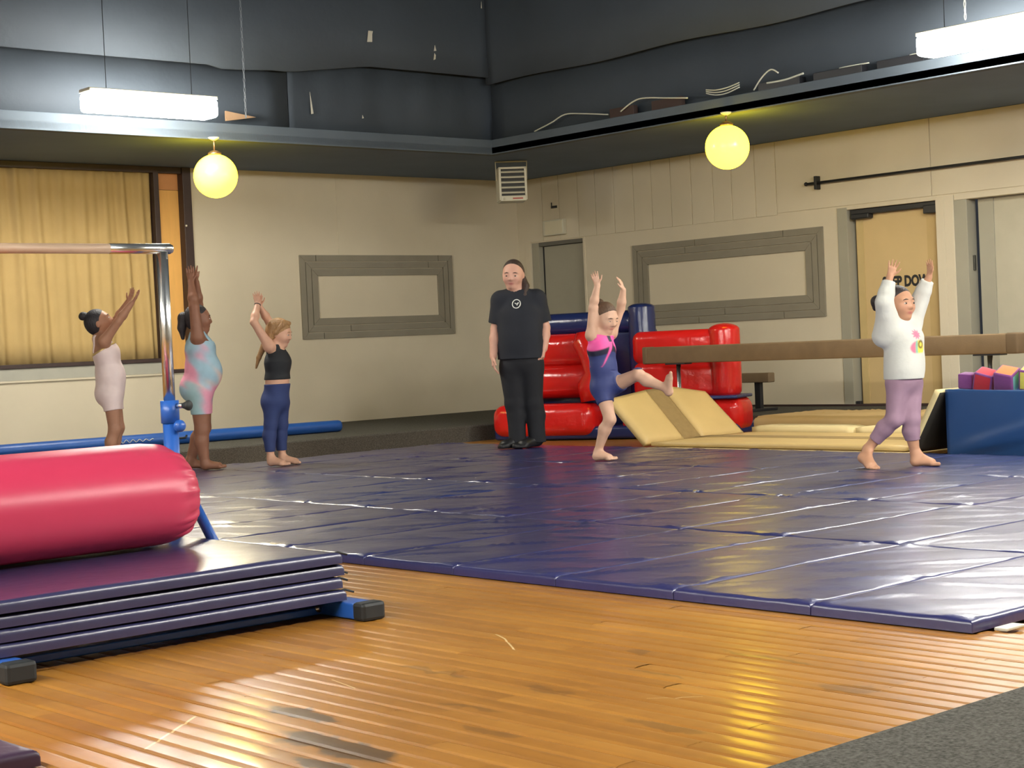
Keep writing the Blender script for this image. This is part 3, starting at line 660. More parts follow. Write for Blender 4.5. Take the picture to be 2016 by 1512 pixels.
# barrel
def barrel():
    RY, RZ, L_ = .27, .19, 1.3; cx0 = 3.27; yb, zb = 5.60, .06+.1775+RZ+.003
    t = empty('tumbling_barrel', (cx0-L_/2, yb, zb-RZ), 0, 'pink vinyl tumbling barrel lying on the folded mat', 'barrel')
    seg, vs_, fs = 112, [], []
    cr = .085
    cx_ = .16
    end = [(L_/2-cx_+cx_*math.sin(a), 1-(cr/RZ)*(1-math.cos(a))) for a in np.linspace(math.pi/2, 0.0, 12)]
    mid = [(L_/2-cx_-s_*(L_-2*cx_), 1.0) for s_ in np.linspace(0, 1, 40)][1:-1]
    full = [(L_/2, .2), (L_/2, .4)]+end+mid+[(-x, r) for x, r in reversed(end)]+[(-L_/2, .4), (-L_/2, .2)]
    rg = np.random.default_rng(3); ph = rg.uniform(0, 6.3, 6)
    for x, r in full:
        for k in range(seg):
            th = 2*math.pi*k/seg; cy, cz = math.cos(th), math.sin(th)
            cy = math.copysign(abs(cy)**(1.0 if cz > 0 else .72), cy); cz = math.copysign(abs(cz)**(1.0 if cz > 0 else .72), cz)
            pk = math.exp(-((L_/2-.05-abs(x))/.05)**2)
            wv = 1+.02*pk*(math.sin(27*th+ph[0])+.7*math.sin(41*th+ph[1])+.5*math.sin(13*th+ph[2]))
            vs_.append((x, r*wv*RY*cy, RZ+min(r*wv, 1.0 if cz < -.8 else 9)*RZ*cz))
    n = len(full)
    for i in range(n-1):
        for k in range(seg): a = i*seg+k; b = i*seg+(k+1) % seg; fs.append((a, b, b+seg, a+seg))
    fs.append(tuple(range(seg))); fs.append(tuple(range((n-1)*seg, n*seg)))
    M_PINK = mat('pink_vinyl', srgb(194, 54, 86), .38, spec=.5, var=.04, vscale=3, bump=.06, bscale=5)
    pydata('barrel_cover', vs_, fs, M_PINK, t, True)
barrel()

# ================================================================== things at the back
# long padded floor beam lying on the carpet step
a, b_ = Vector((5.4, 13.74, ZP+.058)), Vector((9.62, 13.29, ZP+.058))
t = empty('floor_beam', (8, 13.45, ZP), 0, 'long blue padded floor beam lying on the carpet step by the back wall', 'beam')
M_BEAMBLUE = vinyl('blue_vinyl', srgb(36, 84, 158), .4, bump=.1)
d = (b_-a).normalized()
kid(tube('beam_pad', [a, a+d*.02, a.lerp(b_, .3), a.lerp(b_, .6), b_-d*.03, b_-d*.008, b_], [.04, .055, .057, .057, .056, .05, .03], M_BEAMBLUE, seg=20), t)
sd = Vector((d.y, -d.x, 0))
for f, in ((.595,), (.18,)):
    c = a.lerp(b_, f); kid(tube('handle', [c-d*.07+sd*.054+Vector((0, 0, .02)), c-d*.05+sd*.072+Vector((0, 0, .0)), c+d*.05+sd*.072+Vector((0, 0, .0)), c+d*.07+sd*.054+Vector((0, 0, .02))], .009, M_RUBBER, seg=8), t)
c = a.lerp(b_, .495); pts = []
for i in range(40):
    u = i/39; pts.append(c+d*(u-.5)*.34+sd*.0585+Vector((0, 0, .006+.016*math.sin(u*34)*(1-.5*u))))
kid(tube('script_print', pts, .003, M_CORD, seg=5), t)

# beam mat with its two end flaps propped up
M_TAN = vinyl('tan_vinyl', srgb(206, 176, 116), .5, bump=.12, bscale=6)
M_TANLT = vinyl('cream_vinyl_edge', srgb(226, 206, 152), .5, bump=.1)
M_BROWN = mat('brown_suede_stripe', srgb(150, 124, 78), .9, var=.1, vscale=20)
M_UNDER = mat('black_underside', srgb(44, 40, 34), .85, var=.1)
t = empty('beam_landing_mat', (10.55, 8.2, 0), 0, 'tan landing mat under the high balance beam with propped end flaps', 'mat')
def slab(name, A, B, Cc, D_, th, top, under=None, rough=.0, nu=14, nv=14, puff=.012, edge=None):
    # a quilted panel spanned by corner points A-B (one edge) and D_-Cc (the opposite edge)
    A, B, Cc, D_ = [Vector(v) for v in (A, B, Cc, D_)]
    nrm = (B-A).cross(D_-A).normalized(); vs_ = []; fs = []
    for i in range(nu+1):
        for j in range(nv+1):
            u, v = i/nu, j/nv; p = A.lerp(B, u).lerp(D_.lerp(Cc, u), v)
            e = min(u, 1-u, v, 1-v)
            vs_.append(p+nrm*(th/2+puff*min(1, e/.12)-.006*(1 if e == 0 else 0)))
    o0 = len(vs_)
    for i in range(nu+1):
        for j in range(nv+1):
            u, v = i/nu, j/nv; vs_.append(A.lerp(B, u).lerp(D_.lerp(Cc, u), v)-nrm*th/2)
    id_ = lambda i, j: i*(nv+1)+j
    for i in range(nu):
        for j in range(nv):
            q = (id_(i, j), id_(i+1, j), id_(i+1, j+1), id_(i, j+1)); fs.append(q); fs.append(tuple(o0+k for k in reversed(q)))
    rim = [id_(i, 0) for i in range(nu)]+[id_(nu, j) for j in range(nv)]+[id_(i, nv) for i in range(nu, 0, -1)]+[id_(0, j) for j in range(nv, 0, -1)]
    for k in range(len(rim)): a_, c_ = rim[k], rim[(k+1) % len(rim)]; fs.append((a_, c_, o0+c_, o0+a_))
    ms = [top]+([under] if under else [])
    o = pydata(name, vs_, fs, ms, None, True)
    if under:
        for p in o.data.polygons:
            if p.normal.dot(nrm) < -.5: p.material_index = 1
    return o
xA, xB = 9.86, 11.1
hy, fy, fz = 9.46, 9.86, .42           # left flap: hinge and top edge
kid(slab('base_layer', (xA, 6.92, .022), (xB, 6.92, .022), (xB, 9.44, .022), (xA, 9.44, .022), .04, M_TANLT, puff=.004), t)
kid(slab('base_layer', (xA+.03, 6.95, .066), (xB, 6.95, .066), (xB, 9.40, .066), (xA+.03, 9.40, .066), .036, M_TAN, puff=.006), t)
xm0, xm1 = 10.36, 10.58
kid(slab('left_cushion', (xA+.02, hy, .06), (xm0, hy+.02, .06), (xm0, fy+.04, fz+.05), (xA+.02, fy, fz), .05, M_TAN, M_UNDER, puff=.014), t)
kid(slab('right_cushion', (xm1, hy+.02, .06), (xB, hy, .06), (xB, fy+.02, fz-.0), (xm1, fy+.05, fz+.08), .05, M_TAN, M_UNDER, puff=.014), t)
kid(slab('centre_stripe', (xm0, hy+.02, .065), (xm1, hy+.02, .065), (xm1, fy+.055, fz+.065), (xm0, fy+.05, fz+.055), .036, M_BROWN, M_UNDER, puff=.004), t)
kid(slab('base_stripe', (xm0, 7.0, .09), (xm1, 7.0, .09), (xm1, 9.38, .09), (xm0, 9.38, .09), .006, M_BROWN, puff=.002), t)
kid(slab('far_flap', (xA+.02, 6.66, .47), (xB, 6.66, .47), (xB, 6.90, .05), (xA+.02, 6.90, .05), .05, M_TANLT, M_UNDER, puff=.004), t)
kid(tube('tear', [(10.05, 9.73, .335), (10.09, 9.68, .285), (10.12, 9.64, .235), (10.145, 9.615, .205)], [.004, .006, .005, .003], M_UNDER, seg=6), t)
# thick crash mat behind, and a folded cream mat in front of it
t = empty('crash_mat', (11.36, 6.95, 0), 0, 'thick soft brown tan crash mat lying between the beam and the tan door', 'mat')
link('pad', panel_mesh(77, .9, 2.6, .2, 40, 60, 14, amp=.014, bevel=.05, material=vinyl('brown_tan_vinyl', srgb(186, 156, 104), .6, bump=.2)), None, t, True)
t = empty('cream_mat', (11.2, 8, 0), 0, 'thin cream folded mat in front of the brown crash mat', 'mat')
kid(slab('panel', (11.13, 7.17, .075), (11.345, 7.17, .075), (11.345, 8.29, .075), (11.13, 8.29, .075), .1, M_TANLT, puff=.012), t)
kid(slab('panel', (11.13, 8.32, .075), (11.345, 8.32, .075), (11.345, 9.38, .075), (11.13, 9.38, .075), .1, M_TANLT, puff=.012), t)

# high balance beam
def high_beam():
    xb = 11.25; y0, y1 = 6.83, 10.70; z0, z1 = .685, .838
    t = empty('balance_beam', (xb, 8.7, 0), 0, 'long brown suede balance beam on chrome legs behind the girl in white', 'beam')
    M_SUEDE = mat('brown_suede', srgb(122, 100, 72), .9, var=.1, vscale=8, bump=.1, bscale=100)
    kid(box('beam', (xb-.06, y0, z0), (xb+.06, y1, z1), M_SUEDE, bevel=.014, seg=3, smooth=True), t)
    kid(box('end_cover', (xb-.063, y0-.005, z0-.003), (xb+.063, y0+.10, z1+.003), mat('brown_suede_dark', srgb(108, 88, 63), .9, var=.1), bevel=.016, seg=3, smooth=True), t)
    kid(box('end_cover', (xb-.063, y1-.06, z0-.003), (xb+.063, y1+.005, z1+.003), MATS['brown_suede_dark'], bevel=.016, seg=3, smooth=True), t)
    for y in (7.10, 10.31):
        kid(tube('leg', [(xb, y, z0), (xb, y, .03)], .021, M_CHROME, seg=16), t)
        kid(box('base_bar', (xb-.06, y-.03, 0), (xb+.06, y+.03, .035), M_BLACK, bevel=.006), t)
        kid(box('mount_plate', (xb-.05, y-.12, z0-.012), (xb+.05, y+.12, z0+.002), M_BLACK, bevel=.003), t)
high_beam()
# low balance beam by the wall
t = empty('low_balance_beam', (12.85, 11.5, ZP), 0, 'low brown balance beam on black legs near the right wall', 'beam')
M_SU2 = mat('brown_suede_low', srgb(118, 100, 76), .9, var=.1, vscale=8)
kid(box('beam', (12.80, 10.55, .435), (12.90, 13.6, .53), M_SU2, bevel=.012, seg=3, smooth=True), t)
for y in (10.72, 13.4):
    kid(box('leg', (12.825, y-.035, ZP+.02), (12.875, y+.035, .437), M_BLACK, bevel=.004), t)
    kid(box('base_bar', (12.62, y-.045, ZP), (13.08, y+.045, ZP+.03), M_BLACK, bevel=.006), t)

# open blue bin with soft blocks
def bin_():
    x0, x1, y0, y1, h = 9.93, 10.95, 5.15, 6.63, .475
    t = empty('foam_bin', (10.5, 5.9, 0), 0, 'open blue vinyl bin at the right edge, full of soft blocks', 'bin')
    M_BIN = vinyl('royal_blue_vinyl', srgb(38, 76, 128), .42, bump=.1)
    # front wall sags in a diagonal fold
    nu, nv = 50, 24; vs_ = []; fs = []
    for i in range(nu+1):
        for j in range(nv+1):
            u, v = i/nu, j/nv; y = y1-(y1-y0)*u; z = h*v+.002
            fold = .022*math.exp(-((v-(.08+.75*(u*1.45/.75)*.62)) /.10)**2)*min(1, u*6)+.012*math.exp(-((v-(.02+.30*u*2.4))/.06)**2)*min(1, u*5)
            belly = .03*math.sin(math.pi*v)*math.sin(math.pi*min(1, u*1.2+.0))
            vs_.append((x0-fold-belly+.01*(1-v)*0, y, z-.012*math.sin(math.pi*u)*v))
    n0 = len(vs_)
    for i in range(nu+1):
        for j in range(nv+1): v = vs_[i*(nv+1)+j]; vs_.append((x0+.05, v[1], v[2]))
    id_ = lambda i, j: i*(nv+1)+j
    for i in range(nu):
        for j in range(nv):
            q = (id_(i, j), id_(i+1, j), id_(i+1, j+1), id_(i, j+1)); fs.append(q); fs.append(tuple(n0+k for k in reversed(q)))
    rim = [id_(i, 0) for i in range(nu)]+[id_(nu, j) for j in range(nv)]+[id_(i, nv) for i in range(nu, 0, -1)]+[id_(0, j) for j in range(nv, 0, -1)]
    for k in range(len(rim)): a_, c_ = rim[k], rim[(k+1) % len(rim)]; fs.append((a_, c_, n0+c_, n0+a_))
    kid(pydata('front_wall', vs_, fs, M_BIN, None, True), t)
    kid(box('side_wall', (x0+.05, y1-.03, 0), (x1, y1, h), M_BIN, bevel=.012), t)
    kid(box('side_wall', (x0+.05, y0, 0), (x1, y0+.05, h), M_BIN, bevel=.012), t)
    kid(box('back_wall', (x1-.05, y0+.05, 0), (x1, y1-.05, h), M_BIN, bevel=.012), t)
    kid(box('filling_board', (x0+.05, y0+.05, .0), (x1-.05, y1-.05, .36), M_BIN), t)
    PAL = {'purple': srgb(128, 66, 132), 'yellow': srgb(226, 216, 96), 'red': srgb(190, 42, 58), 'orange': srgb(238, 124, 62), 'teal': srgb(108, 182, 182), 'green': srgb(150, 200, 90)}
    ms = [mat('plush_'+k, v, .9, var=.06, vscale=30, sheen=.3) for k, v in PAL.items()]; names = list(PAL)
    def block(loc, s, rot, cols, label):
        bm = bmesh.new(); add_box(bm, (-s/2, -s/2, -s/2), (s/2, s/2, s/2))
        bm.normal_update()
        for f in bm.faces:
            q = 0 if f.normal.x < -.5 else 1 if f.normal.y < -.5 else 2 if f.normal.z > .5 else 0
            f.material_index = names.index(cols[q % len(cols)])
        bmesh.ops.bevel(bm, geom=list(bm.edges), offset=s*.09, segments=3, profile=.5, affect='EDGES')
        o = bm_obj('soft_block', bm, None, None, True)
        for m_ in ms: o.data.materials.append(m_)
        o.location = loc; o.rotation_euler = rot
        tag(o, label, 'block', 'soft blocks in the bin')
    xx = x0+.15
    block((xx+.0, 6.54, .53), .105, (.08, -.1, .1), ['purple'], 'purple soft block at the left end of the bin')
    block((xx+.19, 6.46, .50), .13, (.3, .5, .6), ['yellow', 'green', 'yellow'], 'yellow and green soft block behind the purple and red ones')
    block((xx+.0, 6.40, .53), .135, (.30, -.3, .12), ['red', 'red', 'red'], 'red soft block in the bin beside the purple one')
    block((xx+.0, 6.235, .535), .14, (.22, -.42, .05), ['purple', 'teal', 'orange'], 'orange, teal and purple soft block in the bin')
    block((xx+.04, 6.07, .54), .145, (.15, -.3, .2), ['yellow'], 'plain yellow soft block at the right edge of the photo')
    block((xx+.25, 6.22, .505), .14, (.5, .2, .1), ['teal', 'red', 'orange'], 'soft block half hidden behind the red and orange ones')
bin_()

# inflatable play castle, red and navy
def inflatable():
    o0 = Vector((10.56, 12.14, 0)); u = Vector((.383, -.924, 0)); v = Vector((.924, .383, 0))
    t = empty('inflatable_castle', tuple(o0), 0, 'red and navy inflatable play castle behind the adult', 'inflatable')
    M_RED = mat('red_inflatable_vinyl', srgb(205, 30, 26), .2, spec=.6, var=.05, vscale=4, bump=.35, bscale=6, bdist=.03)
    M_NV = mat('navy_inflatable_vinyl', srgb(30, 42, 92), .24, spec=.6, var=.05, vscale=4, bump=.3, bscale=5, bdist=.03)
    W = Matrix.Identity(4)
    for i in range(3): W[i][0] = u[i]; W[i][1] = v[i]; W[i][3] = o0[i]
    def puff(name, lo, hi, material, k=.42):
        d_ = [hi[i]-lo[i] for i in range(3)]; b = min(d_)*k
        bm = bmesh.new(); add_box(bm, lo, hi, b, 6)
        bmesh.ops.transform(bm, matrix=W, verts=bm.verts)
        return kid(bm_obj(name, bm, material, None, True), t)
    def col(name, s, dp, r, z0, z1, material, dome=.6):
        prof = [(0, z0), (r*.8, z0), (r*.97, z0+.04), (r, z0+.1), (r*1.02, (z0+z1)/2), (r, z1-r*dome)]+[(r*math.cos(a), z1-r*dome+r*dome*math.sin(a)) for a in np.linspace(.15, 1.45, 8)]+[(0, z1)]
        return kid(lathe(name, prof, material, mtx=W @ Matrix.Translation((s, dp, 0)), seg=28), t)
    puff('floor_cushion', (.0, .05, .0), (2.45, .78, .12), M_NV, .3)
    puff('back_wall', (.05, .50, .06), (1.5, .72, 1.05), M_NV, .4)
    puff('top_roll', (.08, .44, .98), (1.36, .68, 1.20), M_NV, .45)
    col('corner_post', .13, .58, .135, .0, 1.28, M_NV, .35); col('corner_post', 1.40, .50, .13, .0, 1.26, M_NV, .35)
    puff('back_roll', (.12, .30, .68), (1.0, .56, 1.0), M_RED, .45)
    puff('back_roll', (.12, .24, .38), (1.0, .54, .70), M_RED, .45)
    puff('front_roll', (.0, -.02, .03), (1.06, .34, .34), M_RED, .36)
    bm = bmesh.new(); pts = [(1.02, .16, .36), (1.0, .16, .5), (1.06, .15, .62), (1.0, .17, .78), (.93, .18, .92), (.92, .19, 1.0)]
    add_tube(bm, [W @ Vector(p) for p in pts], [.13, .14, .115, .11, .115, .07], 20); kid(bm_obj('bulging_post', bm, M_RED, None, True), t)
    puff('side_wall', (1.38, .22, .68), (2.3, .46, .985), M_RED, .34); puff('side_wall', (1.38, .22, .36), (2.3, .46, .70), M_RED, .34)
    col('end_post', 2.27, .32, .145, .36, 1.03, M_RED, .45)
    puff('base_roll', (1.3, .06, .03), (2.48, .52, .36), M_RED, .34)
    puff('left_fin', (.10, .06, .42), (.34, .3, .64), M_RED, .45); puff('left_fin', (.12, .12, .72), (.3, .36, .9), M_RED, .45)
    puff('trim_band', (1.3, .04, .345), (2.46, .5, .375), M_NV, .3)
inflatable()
# ================================================================== people: one smooth implicit surface per body, clothes and hair as children
def nrmz(v): v = np.asarray(v, float); return v/np.linalg.norm(v)
def cone(a, b, r1, r2, tg, k=.02): return dict(t='c', a=np.asarray(a, float), b=np.asarray(b, float), r1=r1, r2=r2, tag=tg, k=k)
def ell(c, ax, r, tg, k=.02): return dict(t='e', c=np.asarray(c, float), ax=np.asarray(ax, float), r=np.asarray(r, float), tag=tg, k=k)
def ecap(a, b, lat, ra, rb, tg, k=.03): return dict(t='s', a=np.asarray(a, float), b=np.asarray(b, float), lat=nrmz(lat), ra=np.asarray(ra, float), rb=np.asarray(rb, float), tag=tg, k=k)
def pd(p, P, grow=0.0):
    if p['t'] == 'c':
        ab = p['b']-p['a']; t = np.clip((P-p['a']) @ ab/max(ab @ ab, 1e-12), 0, 1)
        q = P-p['a']-t[:, None]*ab
        return np.sqrt((q*q).sum(1))-(p['r1']+(p['r2']-p['r1'])*t)-grow
    if p['t'] == 'e':
        q = (P-p['c']) @ p['ax'].T; r = p['r']+grow
        k0 = np.sqrt(((q/r)**2).sum(1)); k1 = np.sqrt(((q/(r*r))**2).sum(1))
        return k0*(k0-1)/np.maximum(k1, 1e-9)
    ab = p['b']-p['a']; L_ = np.linalg.norm(ab); d = ab/L_
    lat = nrmz(p['lat']-d*(p['lat'] @ d)); ap = np.cross(d, lat)
    w = (P-p['a']) @ d; t = np.clip(w/L_, 0, 1); ov = w-t*L_
    q = P-p['a']; u = q @ lat; v = q @ ap
    rl = p['ra'][0]+(p['rb'][0]-p['ra'][0])*t+grow; rp = p['ra'][1]+(p['rb'][1]-p['ra'][1])*t+grow
    rm = np.minimum(rl, rp); e = np.sqrt((u/rl)**2+(v/rp)**2+(ov/rm)**2); e2 = np.sqrt((u/rl**2)**2+(v/rp**2)**2+(ov/rm**2)**2)
    return e*(e-1)/np.maximum(e2, 1e-9)
def bbox(p):
    if p['t'] == 'c': r = max(p['r1'], p['r2']); return np.minimum(p['a'], p['b'])-r, np.maximum(p['a'], p['b'])+r
    if p['t'] == 'e': r = p['r'].max(); return p['c']-r, p['c']+r
    r = max(p['ra'].max(), p['rb'].max()); return np.minimum(p['a'], p['b'])-r, np.maximum(p['a'], p['b'])+r
def field(prims, P, grow=0.0):
    d = np.full(len(P), .2)
    for p in prims:
        b = pd(p, P, grow); k = p['k']; h = np.clip(.5+.5*(d-b)/k, 0, 1)
        d = d+(b-d)*h-k*h*(1-h)
    return d
def mesh_sdf(prims, res, grow=0.0, cuts=(), smooth=1):
    lo = np.min([bbox(p)[0] for p in prims], 0)-grow-.02; hi = np.max([bbox(p)[1] for p in prims], 0)+grow+.02
    n = np.ceil((hi-lo)/res).astype(int)+1
    ax = [lo[i]+res*np.arange(n[i]) for i in range(3)]
    D = np.full(tuple(n), .2)
    for p in prims:
        a, b = bbox(p); m_ = grow+p['k']+.02
        i0 = np.clip(((a-m_-lo)/res).astype(int), 0, n-1); i1 = np.clip(((b+m_-lo)/res).astype(int)+2, 1, n)
        sl = tuple(slice(i0[i], i1[i]) for i in range(3))
        G = np.stack(np.meshgrid(*[ax[i][i0[i]:i1[i]] for i in range(3)], indexing='ij'), -1); sh = G.shape[:3]
        b_ = pd(p, G.reshape(-1, 3), grow).reshape(sh); d = D[sl]; k = p['k']; h = np.clip(.5+.5*(d-b_)/k, 0, 1)
        D[sl] = d+(b_-d)*h-k*h*(1-h)
    if cuts:
        near = np.argwhere(D < .06)
        P = lo+res*near; dv = D[tuple(near.T)]
        for c in cuts: dv = np.maximum(dv, c(P))
        D[tuple(near.T)] = dv
    # surface nets
    S = D < 0
    c8 = [S[i:n[0]-1+i, j:n[1]-1+j, k:n[2]-1+k] for i in (0, 1) for j in (0, 1) for k in (0, 1)]
    cnt = sum(c.astype(np.int8) for c in c8); act = (cnt > 0) & (cnt < 8)
    cells = np.argwhere(act); vid = np.full(act.shape, -1, np.int64); vid[tuple(cells.T)] = np.arange(len(cells))
    corners = np.array([(i, j, k) for i in (0, 1) for j in (0, 1) for k in (0, 1)])
    V = D[cells[:, None, 0]+corners[None, :, 0], cells[:, None, 1]+corners[None, :, 1], cells[:, None, 2]+corners[None, :, 2]]
    acc = np.zeros((len(cells), 3)); num = np.zeros(len(cells))
    for a in range(8):
        for b in range(a+1, 8):
            if np.abs(corners[a]-corners[b]).sum() != 1: continue
            va, vb = V[:, a], V[:, b]; cr = (va < 0) != (vb < 0)
            t = np.where(cr, va/np.where(cr, va-vb, 1), 0)
            pt = corners[a]+(corners[b]-corners[a])*t[:, None]
            acc += pt*cr[:, None]; num += cr
    X = lo+res*(cells+acc/np.maximum(num, 1)[:, None])
    quads = []
    for axn in range(3):
        o1, o2 = [(1, 2), (2, 0), (0, 1)][axn]
        sh = [slice(None)]*3; a_ = list(sh); b_ = list(sh); a_[axn] = slice(0, -1); b_[axn] = slice(1, None)
        sa, sb = S[tuple(a_)], S[tuple(b_)]; e = np.argwhere(sa != sb); fl = sa[tuple(e.T)]
        ok = (e[:, o1] > 0) & (e[:, o2] > 0) & (e[:, o1] < n[o1]-1) & (e[:, o2] < n[o2]-1); e = e[ok]; fl = fl[ok]
        d1 = np.zeros(3, int); d1[o1] = 1; d2 = np.zeros(3, int); d2[o2] = 1
        q = np.stack([vid[tuple((e-d1-d2).T)], vid[tuple((e-d2).T)], vid[tuple(e.T)], vid[tuple((e-d1).T)]], 1)
        q[~fl] = q[~fl][:, ::-1]; quads.append(q)
    Q = np.concatenate(quads); Q = Q[(Q >= 0).all(1)]
    for _ in range(smooth):
        s = np.zeros_like(X); c = np.zeros(len(X))
        for i in range(4):
            a, b = Q[:, i], Q[:, (i+1) % 4]
            np.add.at(s, a, X[b]); np.add.at(s, b, X[a]); np.add.at(c, a, 1); np.add.at(c, b, 1)
        X = X*.5+.5*s/np.maximum(c, 1)[:, None]
    return X, Q
def soft_obj(name, prims, res, material, parent, org, grow=0.0, cuts=(), colfn=None, smooth=1):
    X, Q = mesh_sdf(prims, res, grow, cuts, smooth)
    me = bpy.data.meshes.new(name); me.vertices.add(len(X)); me.vertices.foreach_set('co', (X-org).astype(np.float32).ravel())
    me.loops.add(Q.size); me.loops.foreach_set('vertex_index', Q.ravel().astype(np.int32))
    me.polygons.add(len(Q)); me.polygons.foreach_set('loop_start', (np.arange(len(Q))*4).astype(np.int32))
    me.polygons.foreach_set('use_smooth', np.ones(len(Q), bool))
    me.update(calc_edges=True)
    if colfn is not None:
        ca = me.color_attributes.new('paint', 'FLOAT_COLOR', 'POINT'); col = np.ones((len(X), 4)); col[:, :3] = colfn(X)
        ca.data.foreach_set('color', col.astype(np.float32).ravel())
    return link(name, me, material, parent)
def plane_cut(pt, nrm):
    pt = np.asarray(pt, float); nrm = nrmz(nrm)
    return lambda P: (P-pt) @ nrm                       # keeps the side the normal points away from
def minus(p, grow=0.0): return lambda P: -pd(p, P, grow)
def lin(*c): return np.array(srgb(*c)[:3])

ZM = .051       # top of the mats
def person(sp):
    D0 = sp['D']; s = sp['s']; J = {}
    for k, v in sp['J'].items(): J[k] = at(v[0], v[1], D0+v[2])
    phi = math.radians(sp['phi']); rh = nrmz([RR[0], RR[1], 0]); fh = nrmz([RF[0], RF[1], 0])
    fd = rh*math.cos(phi)+fh*math.sin(phi)              # where the chest faces
    lf = np.cross([0, 0, 1], fd)                        # the person's left
    R = {}
    org = np.array([J['pel'][0], J['pel'][1], ZM])
    pr = []
    rs = sp.get('rad', {})
    g = lambda k, d: rs.get(k, d)*s
    # trunk
    pr.append(ecap(J['pel'], J['waist'], lf, np.array(rs['pel']), np.array(rs['waist']), 'torso', .04))
    pr.append(ecap(J['waist'], J['chest'], lf, np.array(rs['waist']), np.array(rs['chest']), 'torso', .04))
    pr.append(ecap(J['chest'], J['neck']-np.array([0, 0, .02*s]), lf, np.array(rs['chest']), np.array(rs['chest'])*np.array([.62, .62]), 'torso', .04))
    if 'belly' in J: pr.append(ell(J['belly'], np.stack([lf, fd, [0, 0, 1]]), rs['belly'], 'torso', .06))
    if 'butt' in J: pr.append(ell(J['butt'], np.stack([lf, fd, [0, 0, 1]]), rs['butt'], 'torso', .05))
    # neck and head
    hd = sp['head']; H = hd['H']; hc = J['head']
    hphi = math.radians(hd['phi']); F = nrmz(rh*math.cos(hphi)+fh*math.sin(hphi)+np.array([0, 0, hd.get('pitch', 0)]))
    tl = hd.get('tilt', 0.0); Lh = nrmz(np.cross([0, 0, 1], F)+np.array([0, 0, tl])); U = np.cross(F, Lh)
    A = np.stack([Lh, F, U]); hp = lambda l, f, u: hc+H*(Lh*l+F*f+U*u)
    pr.append(cone(J['neck']-np.array([0, 0, .03*s]), hp(0, -.10, -.22), g('neck', .042), g('neck', .042)*.92, 'neck', .03))
    pr += [ell(hp(0, -.07, .10), A, np.array([.355, .43, .40])*H, 'head', .02), ell(hp(0, .09, -.16), A, np.array([.29, .31, .34])*H, 'head', .05*H/.2),
           ell(hp(0, .27, -.40), A, np.array([.11, .10, .08])*H, 'head', .03), cone(hp(0, .385, .02), hp(0, .44, -.11), .035*H, .055*H, 'head', .015),
           ell(hp(.055, .41, -.12), A, np.array([.045, .04, .035])*H, 'head', .008), ell(hp(-.055, .41, -.12), A, np.array([.045, .04, .035])*H, 'head', .008),
           ell(hp(0, .365, -.255), A, np.array([.11, .05, .022])*H, 'head', .006), ell(hp(0, .36, -.295), A, np.array([.09, .05, .024])*H, 'head', .006),
           ell(hp(.16, .25, -.13), A, np.array([.13, .12, .12])*H, 'head', .03), ell(hp(-.16, .25, -.13), A, np.array([.13, .12, .12])*H, 'head', .03),
           ell(hp(0, .31, .10), A, np.array([.24, .07, .045])*H, 'head', .02)]
    for e in (-1, 1): pr += [ell(hp(e*.365, -.08, -.06), A, np.array([.035, .085, .13])*H, 'ear', .008)]
    # arms and hands
    for sd in 'LR':
        sh, el, wr, tip = [J[k+sd] for k in ('sh', 'el', 'wr', 'tip')]
        pr.append(cone(J['neck']-np.array([0, 0, .025*s]), sh, g('trap', .04), g('delt', .045), 'shoulder'+sd, .035))
        pr.append(cone(sh, el, g('uarm', .042), g('elb', .031), 'uarm'+sd, .03)); pr.append(cone(el, el+.35*(wr-el), g('elb', .031), g('fore', .033), 'farm'+sd, .015))
        pr.append(cone(el+.35*(wr-el), wr, g('fore', .033), g('wrist', .021), 'farm'+sd, .015))
        hl = sp['hand']; d = nrmz(tip-wr); pn = np.asarray(sp.get('palm'+sd, fd), float); pn = nrmz(pn-d*(pn @ d)); sw = np.cross(d, pn)
        if sp.get('flip'+sd): sw = -sw
        fr = hl*.046
        pr.append(dict(t='s', a=wr-d*hl*.02, b=wr+d*hl*.42, lat=sw, ra=np.array([hl*.15, hl*.095]), rb=np.array([hl*.215, hl*.085]), tag='hand'+sd, k=.012))
        curl = sp.get('curl'+sd, .12); spread = sp.get('spread'+sd, .10)
        for i, (o_, ln) in enumerate(((.165, .40), (.055, .46), (-.055, .43), (-.165, .34))):
            b0 = wr+d*hl*.43+sw*hl*o_; d1 = nrmz(d+sw*o_*spread*6+pn*curl*(1+.25*i)); m1 = b0+d1*hl*ln*.5; d2 = nrmz(d1+pn*curl*1.6)
            pr += [cone(b0, m1, fr*1.05, fr*.95, 'hand'+sd, .006), cone(m1, m1+d2*hl*ln*.5, fr*.95, fr*.78, 'hand'+sd, .004)]
        b0 = wr+d*hl*.14+sw*hl*.13; m1 = b0+nrmz(d*.75+sw*.75+pn*.25)*hl*.26; m2 = m1+nrmz(d*1.0+sw*.45+pn*.25)*hl*.22
        pr += [cone(b0, m1, fr*1.5, fr*1.15, 'hand'+sd, .008), cone(m1, m2, fr*1.1, fr*.85, 'hand'+sd, .004)]
    # legs and feet
    for sd in 'LR':
        hip, kn, an = [J[k+sd] for k in ('hip', 'kn', 'an')]
        heel, tdir, fl = sp['foot'+sd](J, at, D0)
        cb = nrmz(np.cross(np.cross(an-kn, tdir), an-kn)); cb = cb if cb @ tdir < 0 else -cb
        pr.append(cone(hip, kn, g('thigh', .068), g('knee', .044), 'thigh'+sd, .04))
        cm = kn+.33*(an-kn)+cb*.012*s
        pr += [cone(kn, cm, g('knee', .044), g('calf', .046), 'calf'+sd, .02), cone(cm, an, g('calf', .046), g('ankle', .027), 'calf'+sd, .02)]
